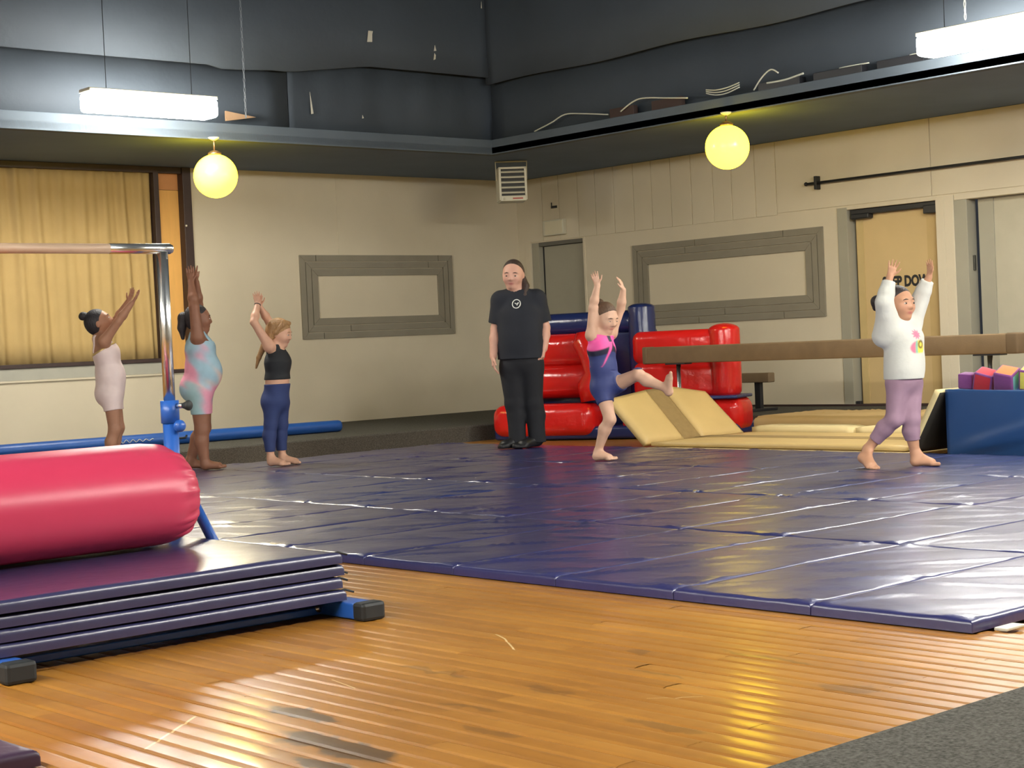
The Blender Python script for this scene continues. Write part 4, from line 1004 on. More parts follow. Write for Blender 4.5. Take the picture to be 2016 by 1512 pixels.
        upv = np.array(sp.get('footup'+sd, (0, 0, 1)), float); upv = nrmz(upv-tdir*(upv @ tdir)); sw = np.cross(tdir, upv)
        hh = .026*s/1.0; toe = heel+tdir*fl
        hc_ = heel+tdir*.03*s+upv*.03*s; ball = heel+tdir*fl*.70+upv*.021*s
        pr += [cone(an, hc_, g('ankle', .027), .029*s, 'foot'+sd, .02), ecap(hc_, ball, sw, (.029*s, .029*s), (.043*s, .020*s), 'foot'+sd, .02), cone(an+tdir*.01, ball, g('ankle', .027)*.8, .018*s, 'foot'+sd, .03)]
        inn = sw if (sw @ lf) * (1 if sd == 'R' else -1) > 0 else -sw     # towards the big toe
        for i in range(5):
            o_ = (.030, .014, .0, -.014, -.027)[i]*s; ln = (1.0, .98, .94, .89, .83)[i]; r_ = (.0125, .0095, .009, .0088, .0088)[i]*s
            b0 = heel+tdir*fl*.70+inn*o_+upv*.014*s; pr.append(cone(b0, heel+tdir*(fl*ln-r_)+inn*o_*1.08+upv*r_*1.05, .014*s, r_, 'foot'+sd, .006))
    root = empty('person', tuple(org), 0, sp['label'], 'person')
    res = sp.get('res', .0046)
    skin = lin(*sp['skin']); lip = lin(*sp['lip'])
    lipc, brow = hp(0, .38, -.275), None
    def skincol(X):
        c = np.tile(skin, (len(X), 1))
        q = (X-hc) @ A.T/H
        w = np.exp(-((q[:, 0]/.10)**2+((q[:, 2]+.275)/.042)**2)**1.5)*(q[:, 1] > .25)
        c = c*(1-w[:, None])+lip*w[:, None]
        ch = np.exp(-(((np.abs(q[:, 0])-.19)/.09)**2+((q[:, 2]+.13)/.09)**2))*(q[:, 1] > .1)*.35
        c = c*(1-ch[:, None])+(skin*.6+lip*.5)*ch[:, None]
        if 'shoe' in sp: pass
        return c
    ms = mat('skin_%d_%d_%d' % sp['skin'], (*skin, 1), .5, spec=.35, attr='paint', var=.05, vscale=25)
    body = soft_obj('body', [p for p in pr if not (sp.get('shoes') and p['tag'].startswith('foot'))], res, ms, root, org, colfn=skincol)
    # eyes, brows
    mw = mat('eye_white', srgb(205, 196, 186), .3, var=.03); mi = mat('eye_iris', srgb(38, 26, 20), .25, var=.05)
    hm = mat('hair_%d_%d_%d' % sp['hair'], srgb(*sp['hair']), .58, var=.3, vscale=40, bump=.6, bscale=30, stretch=(4, 4, 1))
    allh = [p for p in pr if p['tag'] in ('head', 'neck')]
    def surf(l, u):
        lo_, hi_ = 0.0, .7
        for _ in range(24):
            md = (lo_+hi_)/2
            if field(allh, hp(l, md, u)[None])[0] < 0: lo_ = md
            else: hi_ = md
        return lo_
    for e in (-1, 1):
        f_ = surf(e*.155, -.005)
        bm = bmesh.new(); bmesh.ops.create_uvsphere(bm, u_segments=14, v_segments=8, radius=1.0)
        Mx = Matrix.Identity(4); c_ = hp(e*.155, f_-.012, -.005)-org
        for i in range(3): Mx[i][0] = Lh[i]*.068*H; Mx[i][1] = F[i]*.03*H; Mx[i][2] = U[i]*.030*H*hd.get('open', 1); Mx[i][3] = c_[i]
        for f in bm.faces: f.material_index = 1 if abs(f.calc_center_median().x) < .5 else 0
        bmesh.ops.transform(bm, matrix=Mx, verts=bm.verts)
        o = bm_obj('eye', bm, [mw, mi], root, True)
        tube('eyebrow', [Vector(hp(e*(.155+k*.075), surf(e*(.155+k*.075), .105)+.004, .10+.018*(1-k*k)-.01*k)-org) for k in (-1, 0, 1)], [.008*H, .018*H, .008*H], hm, root, 6)
    # hair
    hr = [p for p in pr if p['tag'] == 'head'][:1]
    vo = hd.get('vol', 0.0); fc = np.array(hd.get('face', (.36, .56, .46)))
    cap = [ell(hp(0, -.085, .115), A, np.array([.372+vo, .435+vo, .412+vo])*H, 'hair', .02), ell(hp(0, -.22, -.08), A, np.array([.33+vo, .27, .32])*H, 'hair', .05)]
    ex = [cone(hp(*a_), hp(*b_), r1*H, r2*H, 'hair', .012) for a_, b_, r1, r2 in hd.get('tail', [])]
    hl_ = hd.get('line', (.20, .20)); ccut = [plane_cut(hp(0, hl_[0], hl_[1]), F*.80-U*.60)]
    face_cut = lambda P, q0=hc: -( (np.sqrt((((P-hp(0, .45, -.22)) @ A.T/H/fc)**2).sum(1))-1)*.36*H )
    capo = soft_obj('hair', cap, .005, hm, root, org, cuts=ccut+[face_cut])
    if ex: soft_obj(hd.get('tailname', 'ponytail'), ex, .005, hm, capo, org)
    for cb_ in sp.get('extra', []): cb_(locals())
    # clothes
    for cname, tags, grow, cuts, material, colfn, kw in sp['clothes'](locals()):
        q = []
        for p in pr:
            if p['tag'] in tags:
                p2 = dict(p); gg = grow[p['tag']] if isinstance(grow, dict) else grow
                if p2['t'] == 'c': p2['r1'] = p['r1']+gg; p2['r2'] = p['r2']+gg
                elif p2['t'] == 'e': p2['r'] = p['r']+gg
                else: p2['ra'] = p['ra']+gg; p2['rb'] = p['rb']+gg
                q.append(p2)
        q += kw.get('more', [])
        soft_obj(cname, q, res, material, root, org, cuts=cuts, colfn=colfn, smooth=kw.get('smooth', 1))
    for ch in list(root.children):                    # print and bindings belong to the garment they sit on
        host = 'tee_shirt' if ch.name.startswith('chest_emblem') else 'biketard' if ch.name.split('.')[0] in ('gold_trim', 'straps') else 'crop_top' if ch.name.startswith('top_straps') else None
        if host:
            for g_ in root.children:
                if g_.name.split('.')[0] == host: ch.parent = g_
    return root
def planted(px, doff, ang, ln):
    # a foot flat on the mat: heel at pixel column px at its own depth, pointing ang degrees from the picture's right (positive = away)
    def f(J, at_, D0):
        a = math.radians(ang); rh = nrmz([RR[0], RR[1], 0]); fh = nrmz([RF[0], RF[1], 0])
        p = at_(px, 900, D0+doff); t = rh*math.cos(a)+fh*math.sin(a)
        p = p+_adj(px, D0+doff, p); return np.array([p[0], p[1], ZM]), t, ln
    return f
def _adj(px, D, p):      # slide along the view's up direction so the point lies on the mat top
    k = (ZM-p[2])/RU[2]; return RU*k
def free_foot(h, t, ln):
    def f(J, at_, D0):
        a = at_(h[0], h[1], D0+h[2]); b = at_(t[0], t[1], D0+t[2]); return a, nrmz(b-a), ln
    return f
TORSO = ['torso']
# ---- girl 1: pale pink biketard, arms up and forward
def base_depth(px, py): 
    d = ray(px, py); return FPX*(ZM-CAM[2])/d[2]
fabric = lambda n, c, r=.75, **k: mat(n, srgb(*c), r, var=.06, vscale=12, bump=.15, bscale=14, **k)
def clothes_g1(v):
    pr, J, fd, lf = v['pr'], v['J'], v['fd'], v['lf']
    arm = [p for p in pr if p['tag'] in ('shoulderL', 'shoulderR', 'uarmL', 'uarmR')]
    m1 = fabric('pale_pink_satin', (226, 205, 200), .45, coat=.1); cuts = [plane_cut(J['chest']+np.array([0, 0, .045]), np.array([0, 0, 1])-.55*fd)]
    cuts += [minus(p, .012) for p in arm]
    sh = [plane_cut(J['knL']+.55*(J['hipL']-J['knL']), J['knL']-J['hipL']), ]
    gold = mat('gold_binding', srgb(206, 178, 120), .3, metal=.5, var=.1)
    return [('biketard', ['torso', 'thighL', 'thighR'], {'torso': .009, 'thighL': .010, 'thighR': .010}, cuts+sh, m1, None, {}),
            ('gold_trim', ['torso'], .012, [plane_cut(J['chest']+np.array([0, 0, .046]), np.array([0, 0, 1])-.55*fd), plane_cut(J['chest']+np.array([0, 0, .028]), -np.array([0, 0, 1])+.55*fd)]+[minus(p, .010) for p in arm], gold, None, {}),
            ('straps', ['torso', 'shoulderL', 'shoulderR'], .007, [lambda P: np.abs(np.abs((P-J['neck']) @ lf)-.055)-.010, plane_cut(J['chest']+np.array([0, 0, .02]), -np.array([0, 0, 1])+.2*fd), plane_cut(J['neck']+np.array([0, 0, .01]), (0, 0, 1))], m1, None, {})]
D1 = 12.96
G1 = dict(D=D1, s=1.0, phi=8, label='girl in pale pink biketard, arms stretched forward, behind the pink barrel', skin=(166, 120, 94), lip=(150, 84, 78), hair=(38, 34, 38), hand=.135,
    rad=dict(pel=(.115, .10), waist=(.098, .09), chest=(.115, .088), belly=(.085, .06, .10), butt=(.10, .06, .075), thigh=.064, knee=.046, calf=.045),
    J=dict(pel=(216, 772, 0), waist=(216, 738, 0), chest=(209, 695, 0), neck=(197, 662, 0), head=(196, 634, 0), belly=(226, 745, 0), butt=(209, 778, 0),
        shR=(205, 672, -.11), elR=(232, 634, -.13), wrR=(259, 597, -.11), tipR=(279, 570, -.08), shL=(203, 670, .11), elL=(228, 632, .12), wrL=(252, 594, .08), tipL=(264, 569, .06),
        hipR=(219, 782, -.06), knR=(226, 846, -.06), anR=(213, 922, -.06), hipL=(222, 780, .06), knL=(233, 842, .06), anL=(222, 918, .06)),
    footR=planted(205, -.06, 0, .19), footL=planted(214, .06, 5, .19), palmR=(0, 0, 1), palmL=(0, 0, 1), spreadR=.2, spreadL=.25,
    head=dict(H=.212, phi=10, pitch=.45, tail=[((0, -.30, .36), (0, -.42, .46), .13, .15), ((0, -.36, .40), (0, -.47, .44), .14, .12), ((.1, -.3, -.25), (.1, -.3, -.5), .1, .03)], tailname='hair_bun', line=(.24, .22)),
    clothes=clothes_g1)
def scrunchie(v):
    hp, H, root, org = v['hp'], v['H'], v['root'], v['org']; c = hp(0, -.24, .37); n = nrmz(hp(0, -.42, .52)-c); d_, u_, v_ = frame_of(n)
    tube('scrunchie', [Vector(c-org)+(u_*math.cos(a)+v_*math.sin(a))*H*.13 for a in np.linspace(0, 2*math.pi, 17)], [H*(.05+.012*(i % 2)) for i in range(17)], fabric('pink_scrunchie', (232, 204, 200)), root, 8)
G1['extra'] = [scrunchie]
person(G1)

# ---- girl 2: pastel tie-dye biketard, arms straight up
def clothes_g2(v):
    pr, J, fd, lf, org = v['pr'], v['J'], v['fd'], v['lf'], v['org']
    arm = [p for p in pr if p['tag'] in ('uarmL', 'uarmR')]
    blue, pink, peach, teal = lin(158, 190, 204), lin(226, 150, 172), lin(222, 190, 172), lin(150, 182, 184)
    def col(X):
        z = X[:, 2]; f = (X-J['pel']) @ fd; l = (X-J['pel']) @ lf
        nz = .03*np.sin(X[:, 0]*23+z*17)+.03*np.sin(X[:, 1]*31-z*13)+.02*np.sin(z*47+X[:, 0]*40)
        sm = lambda a, w=.03: 1/(1+np.exp(-a/w*2))
        z0 = J['pel'][2]; c = np.tile(blue, (len(X), 1))
        w = sm(z0+.27-z+nz)*sm(.03-f+nz)*sm(z-z0-.02+nz); c = c+(pink-c)*w[:, None]
        w = sm(z0+.10-z+nz)*sm(z-z0+.0+nz)*sm(f-.03+nz); c = c+(peach-c)*w[:, None]
        w = sm(z0+.0-z+nz)*sm(.055-f+nz*.6); c = c+(teal-c)*w[:, None]
        w = sm(z0+.03-z+nz)*sm(f-.055+nz*.6); c = c+(pink-c)*w[:, None]
        return c
    m1 = mat('pastel_tie_dye_cloth', srgb(190, 180, 190), .65, attr='paint', var=.06, vscale=20, bump=.1, bscale=20)
    cuts = [plane_cut(J['chest']+np.array([0, 0, .06]), np.array([0, 0, 1])+.1*fd)]+[minus(p, .014) for p in arm]
    sh = [plane_cut(J['knL']+.42*(J['hipL']-J['knL']), (0, 0, -1))]
    return [('biketard', ['torso', 'thighL', 'thighR'], {'torso': .008, 'thighL': .009, 'thighR': .009}, cuts+sh, m1, col, {}),
            ('straps', ['torso', 'shoulderL', 'shoulderR'], .008, [lambda P: np.abs(np.abs((P-J['neck']) @ lf)-.06)-.016, plane_cut(J['chest']+np.array([0, 0, .03]), (0, 0, -1)), plane_cut(J['neck']+np.array([0, 0, .012]), (0, 0, 1))], m1, col, {})]
D2 = 13.3
G2 = dict(D=D2, s=1.06, phi=6, label='girl in pastel tie-dye biketard, arms straight up, beside the bar post', skin=(142, 98, 76), lip=(120, 66, 60), hair=(42, 36, 38), hand=.15,
    rad=dict(pel=(.13, .115), waist=(.12, .115), chest=(.125, .105), belly=(.10, .10, .12), butt=(.12, .085, .095), thigh=.078, knee=.054, calf=.052, ankle=.032, uarm=.047, elb=.037, fore=.038, neck=.046),
    J=dict(pel=(391, 765, 0), waist=(397, 725, 0), chest=(394, 685, 0), neck=(389, 656, 0), head=(391, 627, 0), belly=(410, 734, 0), butt=(377, 764, 0),
        shR=(389, 664, -.11), elR=(382, 604, -.12), wrR=(376, 556, -.06), tipR=(374, 522, -.03), shL=(390, 662, .11), elL=(390, 602, .11), wrL=(387, 556, .05), tipL=(384, 523, .02),
        hipR=(393, 778, -.07), knR=(398, 846, -.07), anR=(404, 914, -.07), hipL=(396, 776, .07), knL=(401, 842, .07), anL=(374, 907, .08)),
    footR=planted(396, -.07, 8, .20), footL=planted(363, .08, 8, .20), palmR=tuple(-RF), palmL=tuple(RR), spreadR=.06, spreadL=.1,
    head=dict(H=.218, phi=14, pitch=-.05, tail=[((0, -.42, .12), (0, -.58, .0), .14, .17), ((0, -.56, .05), (0, -.60, -.35), .18, .16), ((0, -.60, -.35), (0, -.56, -.72), .15, .07)], line=(.22, .24)),
    clothes=clothes_g2)
person(G2)

# ---- girl 3: black crop top, navy leggings, arms up and back
def clothes_g3(v):
    pr, J, fd, lf = v['pr'], v['J'], v['fd'], v['lf']
    arm = [p for p in pr if p['tag'] in ('uarmL', 'uarmR')]
    cuts = [minus(p, .012) for p in arm]+[lambda P: -(np.sqrt((((P-(J['neck']+fd*.05+np.array([0, 0, .02])))/np.array([.055, .055, .05]))**2).sum(1))-1)*.05]
    blk = fabric('black_stretch_cloth', (30, 32, 36), .8); nv = fabric('navy_leggings', (44, 58, 104), .8)
    hemz = J['anL'][2]+.055
    return [('crop_top', ['torso'], .010, cuts+[plane_cut(J['waist']+np.array([0, 0, .02]), (0, 0, -1)), plane_cut(J['neck']-np.array([0, 0, .0]), (0, 0, 1))], blk, None, {}),
            ('top_straps', ['torso', 'shoulderL', 'shoulderR'], .008, [lambda P: np.abs(np.abs((P-J['neck']) @ lf)-.062)-.018, plane_cut(J['chest']+np.array([0, 0, .02]), (0, 0, -1)), plane_cut(J['neck']+np.array([0, 0, .02]), (0, 0, 1))], blk, None, {}),
            ('leggings', ['torso', 'thighL', 'thighR', 'calfL', 'calfR'], .009, [plane_cut(J['waist']-np.array([0, 0, .015]), (0, 0, 1)), plane_cut((0, 0, hemz), (0, 0, -1))], nv, None, {})]
D3 = base_depth(548, 915)
G3 = dict(D=D3, s=.98, phi=-18, label='fair-haired girl in black crop top and navy leggings, arms overhead', skin=(206, 160, 134), lip=(190, 116, 104), hair=(158, 120, 78), hand=.125,
    rad=dict(pel=(.108, .092), waist=(.098, .082), chest=(.108, .085), butt=(.105, .07, .08), thigh=.063, knee=.044, calf=.045, ankle=.027),
    J=dict(pel=(544, 788, 0), waist=(546, 752, 0), chest=(547, 712, 0), neck=(544, 683, 0), head=(551, 655, 0), butt=(536, 790, .03),
        shR=(530, 682, -.09), elR=(500, 634, -.10), wrR=(507, 600, -.02), tipR=(504, 570, .0), shL=(545, 678, .10), elL=(529, 632, .10), wrL=(511, 603, .04), tipL=(508, 572, .03),
        hipR=(535, 797, -.05), knR=(533, 836, -.06), anR=(533, 902, -.07), hipL=(552, 796, .06), knL=(554, 836, .05), anL=(556, 900, .05)),
    footR=planted(528, -.07, -22, .185), footL=planted(552, .05, -12, .185), palmR=tuple(-RF), palmL=tuple(-RF), curlR=.2,
    head=dict(H=.212, phi=-10, pitch=-.28, tail=[((0, -.36, -.1), (0, -.46, -.45), .2, .15), ((0, -.46, -.45), (-.05, -.58, -1.1), .14, .09), ((-.05, -.58, -1.1), (-.05, -.60, -1.5), .09, .04), ((-.28, .14, .33), (-.36, -.06, .02), .10, .10), ((-.31, -.2, .25), (-.33, -.24, -.25), .13, .11), ((-.02, .27, .42), (-.22, .1, .42), .09, .11), ((.28, .14, .33), (.36, -.06, .02), .10, .10), ((-.36, -.04, .02), (-.30, -.2, -.3), .09, .08)], tailname='long_hair', line=(.27, .17), vol=.025, face=(.44, .38, .44)),
    clothes=clothes_g3)
def wristband(v):
    J, root, org = v['J'], v['root'], v['org']; w = J['wrR']; d_, u_, v_ = frame_of(J['wrR']-J['elR'])
    tube('wristband', [Vector(w-org)+(u_*math.cos(a)+v_*math.sin(a))*.023 for a in np.linspace(0, 2*math.pi, 17)], .004, M_BLACK, root, 6)
G3['extra'] = [wristband]
person(G3)

# ---- adult in black
def clothes_ad(v):
    pr, J, fd, lf, hp = v['pr'], v['J'], v['fd'], v['lf'], v['hp']
    tee = fabric('black_tee_cotton', (30, 33, 42), .85); pants = fabric('black_trousers', (26, 27, 33), .85)
    tp = [p for p in pr if p['tag'] in ('torso', 'shoulderL', 'shoulderR', 'uarmL', 'uarmR')]
    v['sp']['_tee'] = tp
    def sleeve(sd):
        a, b = J['sh'+sd], J['el'+sd]; q = a+.80*(b-a)
        n = nrmz(b-a)
        return lambda P: np.where(np.abs((P-J['chest']) @ lf) > .20, (P-q) @ n, -1.0)
    tso = [p for p in pr if p['tag'] == 'torso']
    def armside(P, sd):
        return (pd([p for p in pr if p['tag'] == 'uarm'+sd][0], P) < field(tso, P)) | (pd([p for p in pr if p['tag'] == 'farm'+sd][0], P) < field(tso, P))
    hem = J['pel']+np.array([0, 0, .03])
    more_t = [ecap(hem, J['chest'], lf, np.array([.175, .14]), np.array([.19, .14]), 'x', .05)]
    return [('tee_shirt', ['torso', 'shoulderL', 'shoulderR', 'uarmL', 'uarmR'], {'torso': .018, 'shoulderL': .018, 'shoulderR': .018, 'uarmL': .026, 'uarmR': .026},
             [sleeve('L') if False else (lambda P: np.maximum(np.where(armside(P, 'L'), (P-(J['shL']+.82*(J['elL']-J['shL']))) @ nrmz(J['elL']-J['shL']), -1.), np.where(armside(P, 'R'), (P-(J['shR']+.82*(J['elR']-J['shR']))) @ nrmz(J['elR']-J['shR']), -1.))),
              plane_cut(hem, (0, 0, -1)), plane_cut(J['neck']+np.array([0, 0, .05]), np.array([0, 0, 1])+.30*fd), minus(cone(J['neck']-np.array([0, 0, .02])+fd*.02, J['head'], .062, .062, 'x'))], tee, None, dict(more=more_t)),
            ('trousers', ['torso', 'thighL', 'thighR', 'calfL', 'calfR'], {'torso': .004, 'thighL': .010, 'thighR': .010, 'calfL': .016, 'calfR': .016}, [plane_cut(J['waist'], (0, 0, 1)), plane_cut((0, 0, ZM+.035), (0, 0, -1))], pants, None, dict(more=[cone(J['kn'+q], J['an'+q], .06, .074, 'x', .02) for q in 'LR'])),
            ('shoe', ['footL'], .010, [plane_cut((0, 0, ZM), (0, 0, -1))], fabric('black_shoe', (18, 18, 21), .5), None, {}),
            ('shoe', ['footR'], .010, [plane_cut((0, 0, ZM), (0, 0, -1))], fabric('black_shoe', (18, 18, 21), .5), None, {})]
DA = base_depth(1030, 880)
AD = dict(D=DA, s=1.28, phi=-98, label='adult in black tee and trousers standing before the inflatable castle', skin=(208, 160, 140), lip=(176, 104, 98), hair=(62, 46, 40), hand=.185, res=.0056, shoes=True,
    rad=dict(pel=(.185, .135), waist=(.165, .13), chest=(.175, .125), butt=(.17, .11, .12), belly=(.15, .09, .15), thigh=.078, knee=.054, calf=.05, ankle=.032, uarm=.044, elb=.034, fore=.036, wrist=.024, neck=.048, delt=.048),
    J=dict(pel=(1027, 713, 0), waist=(1024, 680, 0), chest=(1022, 622, 0), neck=(1017, 578, 0), head=(1010, 540, -.03), belly=(1024, 660, -.05), butt=(1028, 722, .06),
        shR=(986, 592, 0), elR=(976, 648, .02), wrR=(971, 702, -.04), tipR=(973, 738, -.08), shL=(1056, 589, 0), elL=(1073, 645, .02), wrL=(1071, 686, -.04), tipL=(1065, 722, -.08),
        hipR=(1009, 732, 0), knR=(1013, 795, 0), anR=(1019, 868, 0), hipL=(1045, 732, 0), knL=(1050, 795, 0), anL=(1058, 866, 0)),
    footR=planted(1026, .05, -142, .25), footL=planted(1057, .03, -132, .25), palmR=tuple(RR), palmL=tuple(-RR), curlR=.25, curlL=.45, spreadL=.02,
    head=dict(H=.238, phi=-102, pitch=-.18, tilt=-.05, open=.7, tail=[((.30, -.16, -.16), (.44, -.02, -.42), .13, .13), ((.44, -.02, -.42), (.42, .20, -.72), .13, .12), ((.42, .20, -.72), (.44, .28, -.98), .11, .04)], line=(.14, .32)),
    clothes=clothes_ad)
def emblem(v):
    J, fd, lf, root, org, pr = v['J'], v['fd'], v['lf'], v['root'], v['org'], v['pr']
    white = mat('white_print', srgb(214, 214, 208), .8, var=.05)
    c0 = J['neck']+np.array([0, 0, -.06])+lf*.012
    hem = J['pel']+np.array([0, 0, .03])
    tq = [p for p in pr if p['tag'] in ('torso', 'shoulderL', 'shoulderR')]+[ecap(hem, J['chest'], lf, np.array([.157, .122]), np.array([.172, .122]), 'x', .05)]
    def on(l, z):
        b = c0+lf*l+np.array([0, 0, z]); lo_, hi_ = -.05, .35
        for _ in range(24):
            md = (lo_+hi_)/2
            if field(tq, (b+fd*md)[None], .018)[0] < 0: lo_ = md
            else: hi_ = md
        return Vector(b+fd*(lo_+.004)-org)
    tube('chest_emblem', [on(.034*math.cos(a), -.03+.036*math.sin(a)) for a in np.linspace(0, 2*math.pi, 25)], .0045, white, root, 6)
    tube('chest_emblem_mark', [on(-.014, -.022), on(.004, -.034), on(.016, -.02), on(.004, -.045)], [.004, .007, .006, .003], white, root, 6)
AD['extra'] = [emblem]
person(AD)

# ---- girl 4: navy and pink leotard with shorts, one leg kicked forward
def clothes_g4(v):
    pr, J, fd, lf = v['pr'], v['J'], v['fd'], v['lf']
    arm = [p for p in pr if p['tag'] in ('uarmL', 'uarmR')]
    navy, pink, dark = lin(48, 60, 118), lin(246, 92, 168), lin(26, 28, 54)
    def col(X):
        q = X-J['chest']; z = q[:, 2]; l = q @ lf; f = q @ fd
        front = f > -.02
        c = np.tile(navy, (len(X), 1)); sm = lambda a, w=.0035: 1/(1+np.exp(-np.clip(a/w*2, -40, 40)))
        side = -l                                   # her right is nearest
        yoke = sm(z-(.028-.35*np.abs(l)))            # pink yoke over the shoulders
        c = c+(dark-c)*sm(z-(-.02-.30*np.abs(l)))[:, None]
        c = c+(pink-c)*yoke[:, None]
        neckl = sm(.020-np.abs(l))*sm(z-.02); c = c+(dark-c)*neckl[:, None]
        # swoosh from breastbone down to the right side
        cx = .004+.62*np.clip(.05-z, 0, .3)**1.15*1.0
        w_ = .017*np.clip(1-(np.clip(.05-z, 0, 1)/.17), 0, 1)+.001
        sw = sm(w_-np.abs(side-cx))*(z < .05)*(z > -.13); c = c+(pink-c)*sw[:, None]
        sw = sm(.008-np.abs(l-.03-.5*np.clip(.05-z, 0, .2)))*(z < .05)*(z > -.05); c = c+(pink-c)*sw[:, None]
        return c
    m1 = mat('leotard_cloth', srgb(50, 60, 110), .6, attr='paint', var=.05, vscale=20, bump=.08, bscale=20)
    cuts = [minus(p, .010) for p in arm]+[plane_cut(J['neck']+np.array([0, 0, -.002]), np.array([0, 0, 1])+.35*fd)]
    ca = J['hipR']+.44*(J['knR']-J['hipR']); cb2 = J['hipL']+.40*(J['knL']-J['hipL'])
    dR, dL = nrmz(J['knR']-J['hipR']), nrmz(J['knL']-J['hipL'])
    side = nrmz(np.cross(fd, [0, 0, 1]))            # her right
    mid = (J['hipR']+J['hipL'])/2
    def legcut(P):
        a = (P-ca) @ dR; b = (P-cb2) @ dL
        tL = [p for p in pr if p['tag'] == 'thighL'][0]; tR = [p for p in pr if p['tag'] == 'thighR'][0]
        near = (pd(tL, P) < pd(tR, P)) & (P[:, 2] < J['pel'][2]+.10) & (((P-J['hipL']) @ dL) > 0)
        return np.where(near, b, np.where(P[:, 2] < J['pel'][2]+.05, a, -1.0))
    return [('leotard', ['torso', 'shoulderL', 'shoulderR', 'thighL', 'thighR'], {'torso': .007, 'shoulderL': .006, 'shoulderR': .006, 'thighL': .009, 'thighR': .009}, cuts+[legcut], m1, col, {})]
D4 = base_depth(1185, 905)
G4 = dict(D=D4, s=.98, phi=-38, label='girl in navy and pink leotard kicking one leg forward, arms up', skin=(214, 172, 146), lip=(196, 122, 112), hair=(96, 72, 54), hand=.125,
    rad=dict(pel=(.10, .092), waist=(.092, .082), chest=(.10, .085), butt=(.10, .07, .08), thigh=.064, knee=.043, calf=.045, ankle=.027),
    J=dict(pel=(1192, 756, 0), waist=(1188, 722, 0), chest=(1184, 687, 0), neck=(1184, 655, 0), head=(1193, 625, -.02), butt=(1187, 762, .03),
        shR=(1165, 660, -.05), elR=(1167, 607, -.06), wrR=(1176, 562, -.07), tipR=(1168, 533, -.08), shL=(1203, 656, .06), elL=(1222, 608, .06), wrL=(1227, 571, .02), tipL=(1218, 540, .0),
        hipR=(1186, 768, -.03), knR=(1201, 826, -.10), anR=(1177, 889, -.02), hipL=(1203, 762, .03), knL=(1256, 737, -.17), anL=(1311, 764, -.24)),
    footR=planted(1168, -.02, -30, .185), footL=free_foot((1325, 778, -.24), (1322, 722, -.30), .19), footupL=tuple(-RR-.3*RU), palmR=tuple(-RF), palmL=tuple(RF*.3-RR), curlR=.22, curlL=.2,
    head=dict(H=.212, phi=-50, pitch=-.42, tail=[((0, -.36, .28), (0, -.48, .34), .15, .17)], tailname='hair_bun', line=(.2, .24), open=.5),
    clothes=clothes_g4)
person(G4)

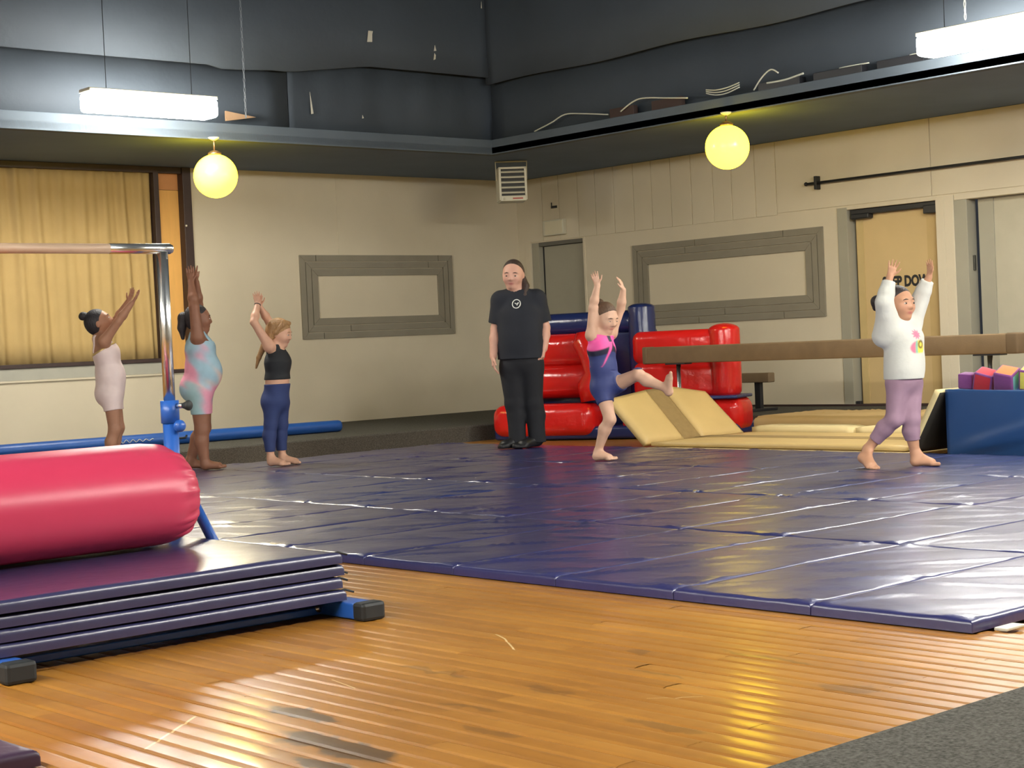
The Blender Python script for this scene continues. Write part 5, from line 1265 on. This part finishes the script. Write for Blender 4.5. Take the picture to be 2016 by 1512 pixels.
# ---- girl 5: white sweatshirt, mauve leggings, walking, arms raised
def clothes_g5(v):
    pr, J, fd, lf = v['pr'], v['J'], v['fd'], v['lf']
    white, pk, ye, gn, dk = lin(208, 208, 200), lin(232, 126, 150), lin(238, 214, 84), lin(140, 184, 160), lin(70, 56, 44)
    def col(X):
        q = X-J['chest']; z = q[:, 2]; l = q @ lf+.045; f = q @ fd
        c = np.tile(white, (len(X), 1)); fr = f > 0
        sm = lambda a, w=.0035: 1/(1+np.exp(-np.clip(a/w*2, -40, 40)))
        # bow-like pink blot, and below it a striped dome half pink half yellow
        b1 = np.minimum(sm(.026-np.sqrt((l+.012)**2+((z-.028)*1.0)**2)+.006*np.sin(9*np.arctan2(z-.028, l+.012))), fr); c = c+(pk-c)*b1[:, None]
        rr = np.sqrt((l-.0)**2+((z+.055)*1.25)**2); dome = sm(.058-rr)*fr*sm(z+.088)
        st = np.where(l < -.028, 0, np.where(l < -.012, 1, 2)); cc = np.stack([pk, gn, ye])[st]; c = c*(1-dome[:, None])+cc*dome[:, None]
        hk = sm(.007-np.abs(np.sqrt((l-.018)**2+(z+.035)**2)-.02))*fr*(z > -.06); c = c+(dk-c)*(hk*.85)[:, None]
        return c
    m1 = mat('white_fleece', srgb(228, 228, 220), .9, attr='paint', var=.03, vscale=10, bump=.35, bscale=9, bdist=.02)
    leg = fabric('mauve_leggings', (152, 122, 140), .8)
    hem = J['pel']+np.array([0, 0, .035])
    cuff = lambda sd: J['el'+sd]+.82*(J['wr'+sd]-J['el'+sd])
    def sl(P):
        a = np.where((P-J['neck'])[:, 2] > .0, np.where(((P-cuff('R')) @ nrmz(J['wrR']-J['elR']) > 0) & (np.linalg.norm(P-J['wrR'], axis=1) < .13), (P-cuff('R')) @ nrmz(J['wrR']-J['elR']), -1.), -1.)
        b = np.where((P-J['neck'])[:, 2] > .0, np.where(((P-cuff('L')) @ nrmz(J['wrL']-J['elL']) > 0) & (np.linalg.norm(P-J['wrL'], axis=1) < .13), (P-cuff('L')) @ nrmz(J['wrL']-J['elL']), -1.), -1.)
        return np.maximum(a, b)
    more = [ecap(hem+np.array([0, 0, .03]), J['chest'], lf, np.array([.135, .115]), np.array([.13, .11]), 'x', .04), ecap(hem-np.array([0, 0, .02]), hem+np.array([0, 0, .015]), lf, np.array([.118, .103]), np.array([.124, .108]), 'x', .01),
            cone(J['shR']+np.array([0, 0, -.05])-fd*.035, J['shR']+(J['elR']-J['shR'])*.4, .075, .06, 'x', .03)]
    hemz = lambda P: np.minimum((P-(J['kn'+'L']+.62*(J['anL']-J['knL']))) @ nrmz(J['anL']-J['knL']), (P-(J['knR']+.66*(J['anR']-J['knR']))) @ nrmz(J['anR']-J['knR']))
    def legc(P):
        mid = (J['knL']+J['knR'])/2; isL = ((P-mid) @ RR) > 0
        a = (P-(J['knL']+.60*(J['anL']-J['knL']))) @ nrmz(J['anL']-J['knL']); b = (P-(J['knR']+.72*(J['anR']-J['knR']))) @ nrmz(J['anR']-J['knR'])
        return np.where(isL, a, b)
    return [('sweatshirt', ['torso', 'shoulderL', 'shoulderR', 'uarmL', 'uarmR', 'farmL', 'farmR'], {'torso': .018, 'shoulderL': .022, 'shoulderR': .022, 'uarmL': .026, 'uarmR': .028, 'farmL': .016, 'farmR': .018},
             [plane_cut(hem-np.array([0, 0, .035]), (0, 0, -1)), plane_cut(J['chest']*0+hem*0+J['pel']-np.array([0, 0, .5]), (0, 0, -1)), sl, minus(cone(J['neck']+np.array([0, 0, .012]), J['head'], .042, .07, 'x'))], m1, col, dict(more=more)),
            ('leggings', ['torso', 'thighL', 'thighR', 'calfL', 'calfR'], .007, [plane_cut(J['waist'], (0, 0, 1)), legc], leg, None, {})]
D5 = base_depth(1765, 919)
G5 = dict(D=D5, s=.98, phi=-35, label='girl in white sweatshirt and mauve leggings walking with arms raised', skin=(190, 142, 112), lip=(176, 104, 96), hair=(48, 38, 36), hand=.125,
    rad=dict(pel=(.105, .095), waist=(.10, .088), chest=(.105, .088), butt=(.102, .07, .08), thigh=.066, knee=.045, calf=.046, ankle=.028),
    J=dict(pel=(1781, 746, 0), waist=(1781, 712, 0), chest=(1779, 668, 0), neck=(1772, 636, 0), head=(1771, 597, -.02), butt=(1774, 752, .03),
        shR=(1750, 645, -.05), elR=(1741, 596, -.12), wrR=(1752, 545, -.10), tipR=(1762, 508, -.10), shL=(1793, 638, .07), elL=(1812, 588, .05), wrL=(1829, 545, .0), tipL=(1833, 505, .0),
        hipR=(1768, 757, -.03), knR=(1760, 826, -.04), anR=(1708, 884, .05), hipL=(1794, 757, .04), knL=(1795, 826, -.02), anL=(1802, 893, .0)),
    footR=free_foot((1693, 907, .07), (1716, 923, -.06), .18), footL=planted(1793, .0, -18, .185), palmR=tuple(-RF), palmL=tuple(-RR-.4*RF), spreadR=.28, spreadL=.15, curlR=.05,
    head=dict(H=.215, phi=-56, pitch=-.03, tail=[((0, -.40, .14), (-.1, -.78, .05), .15, .19), ((-.1, -.78, .06), (-.1, -.84, -.12), .18, .1)], tailname='hair_bun', line=(.2, .24)),
    clothes=clothes_g5)
person(G5)
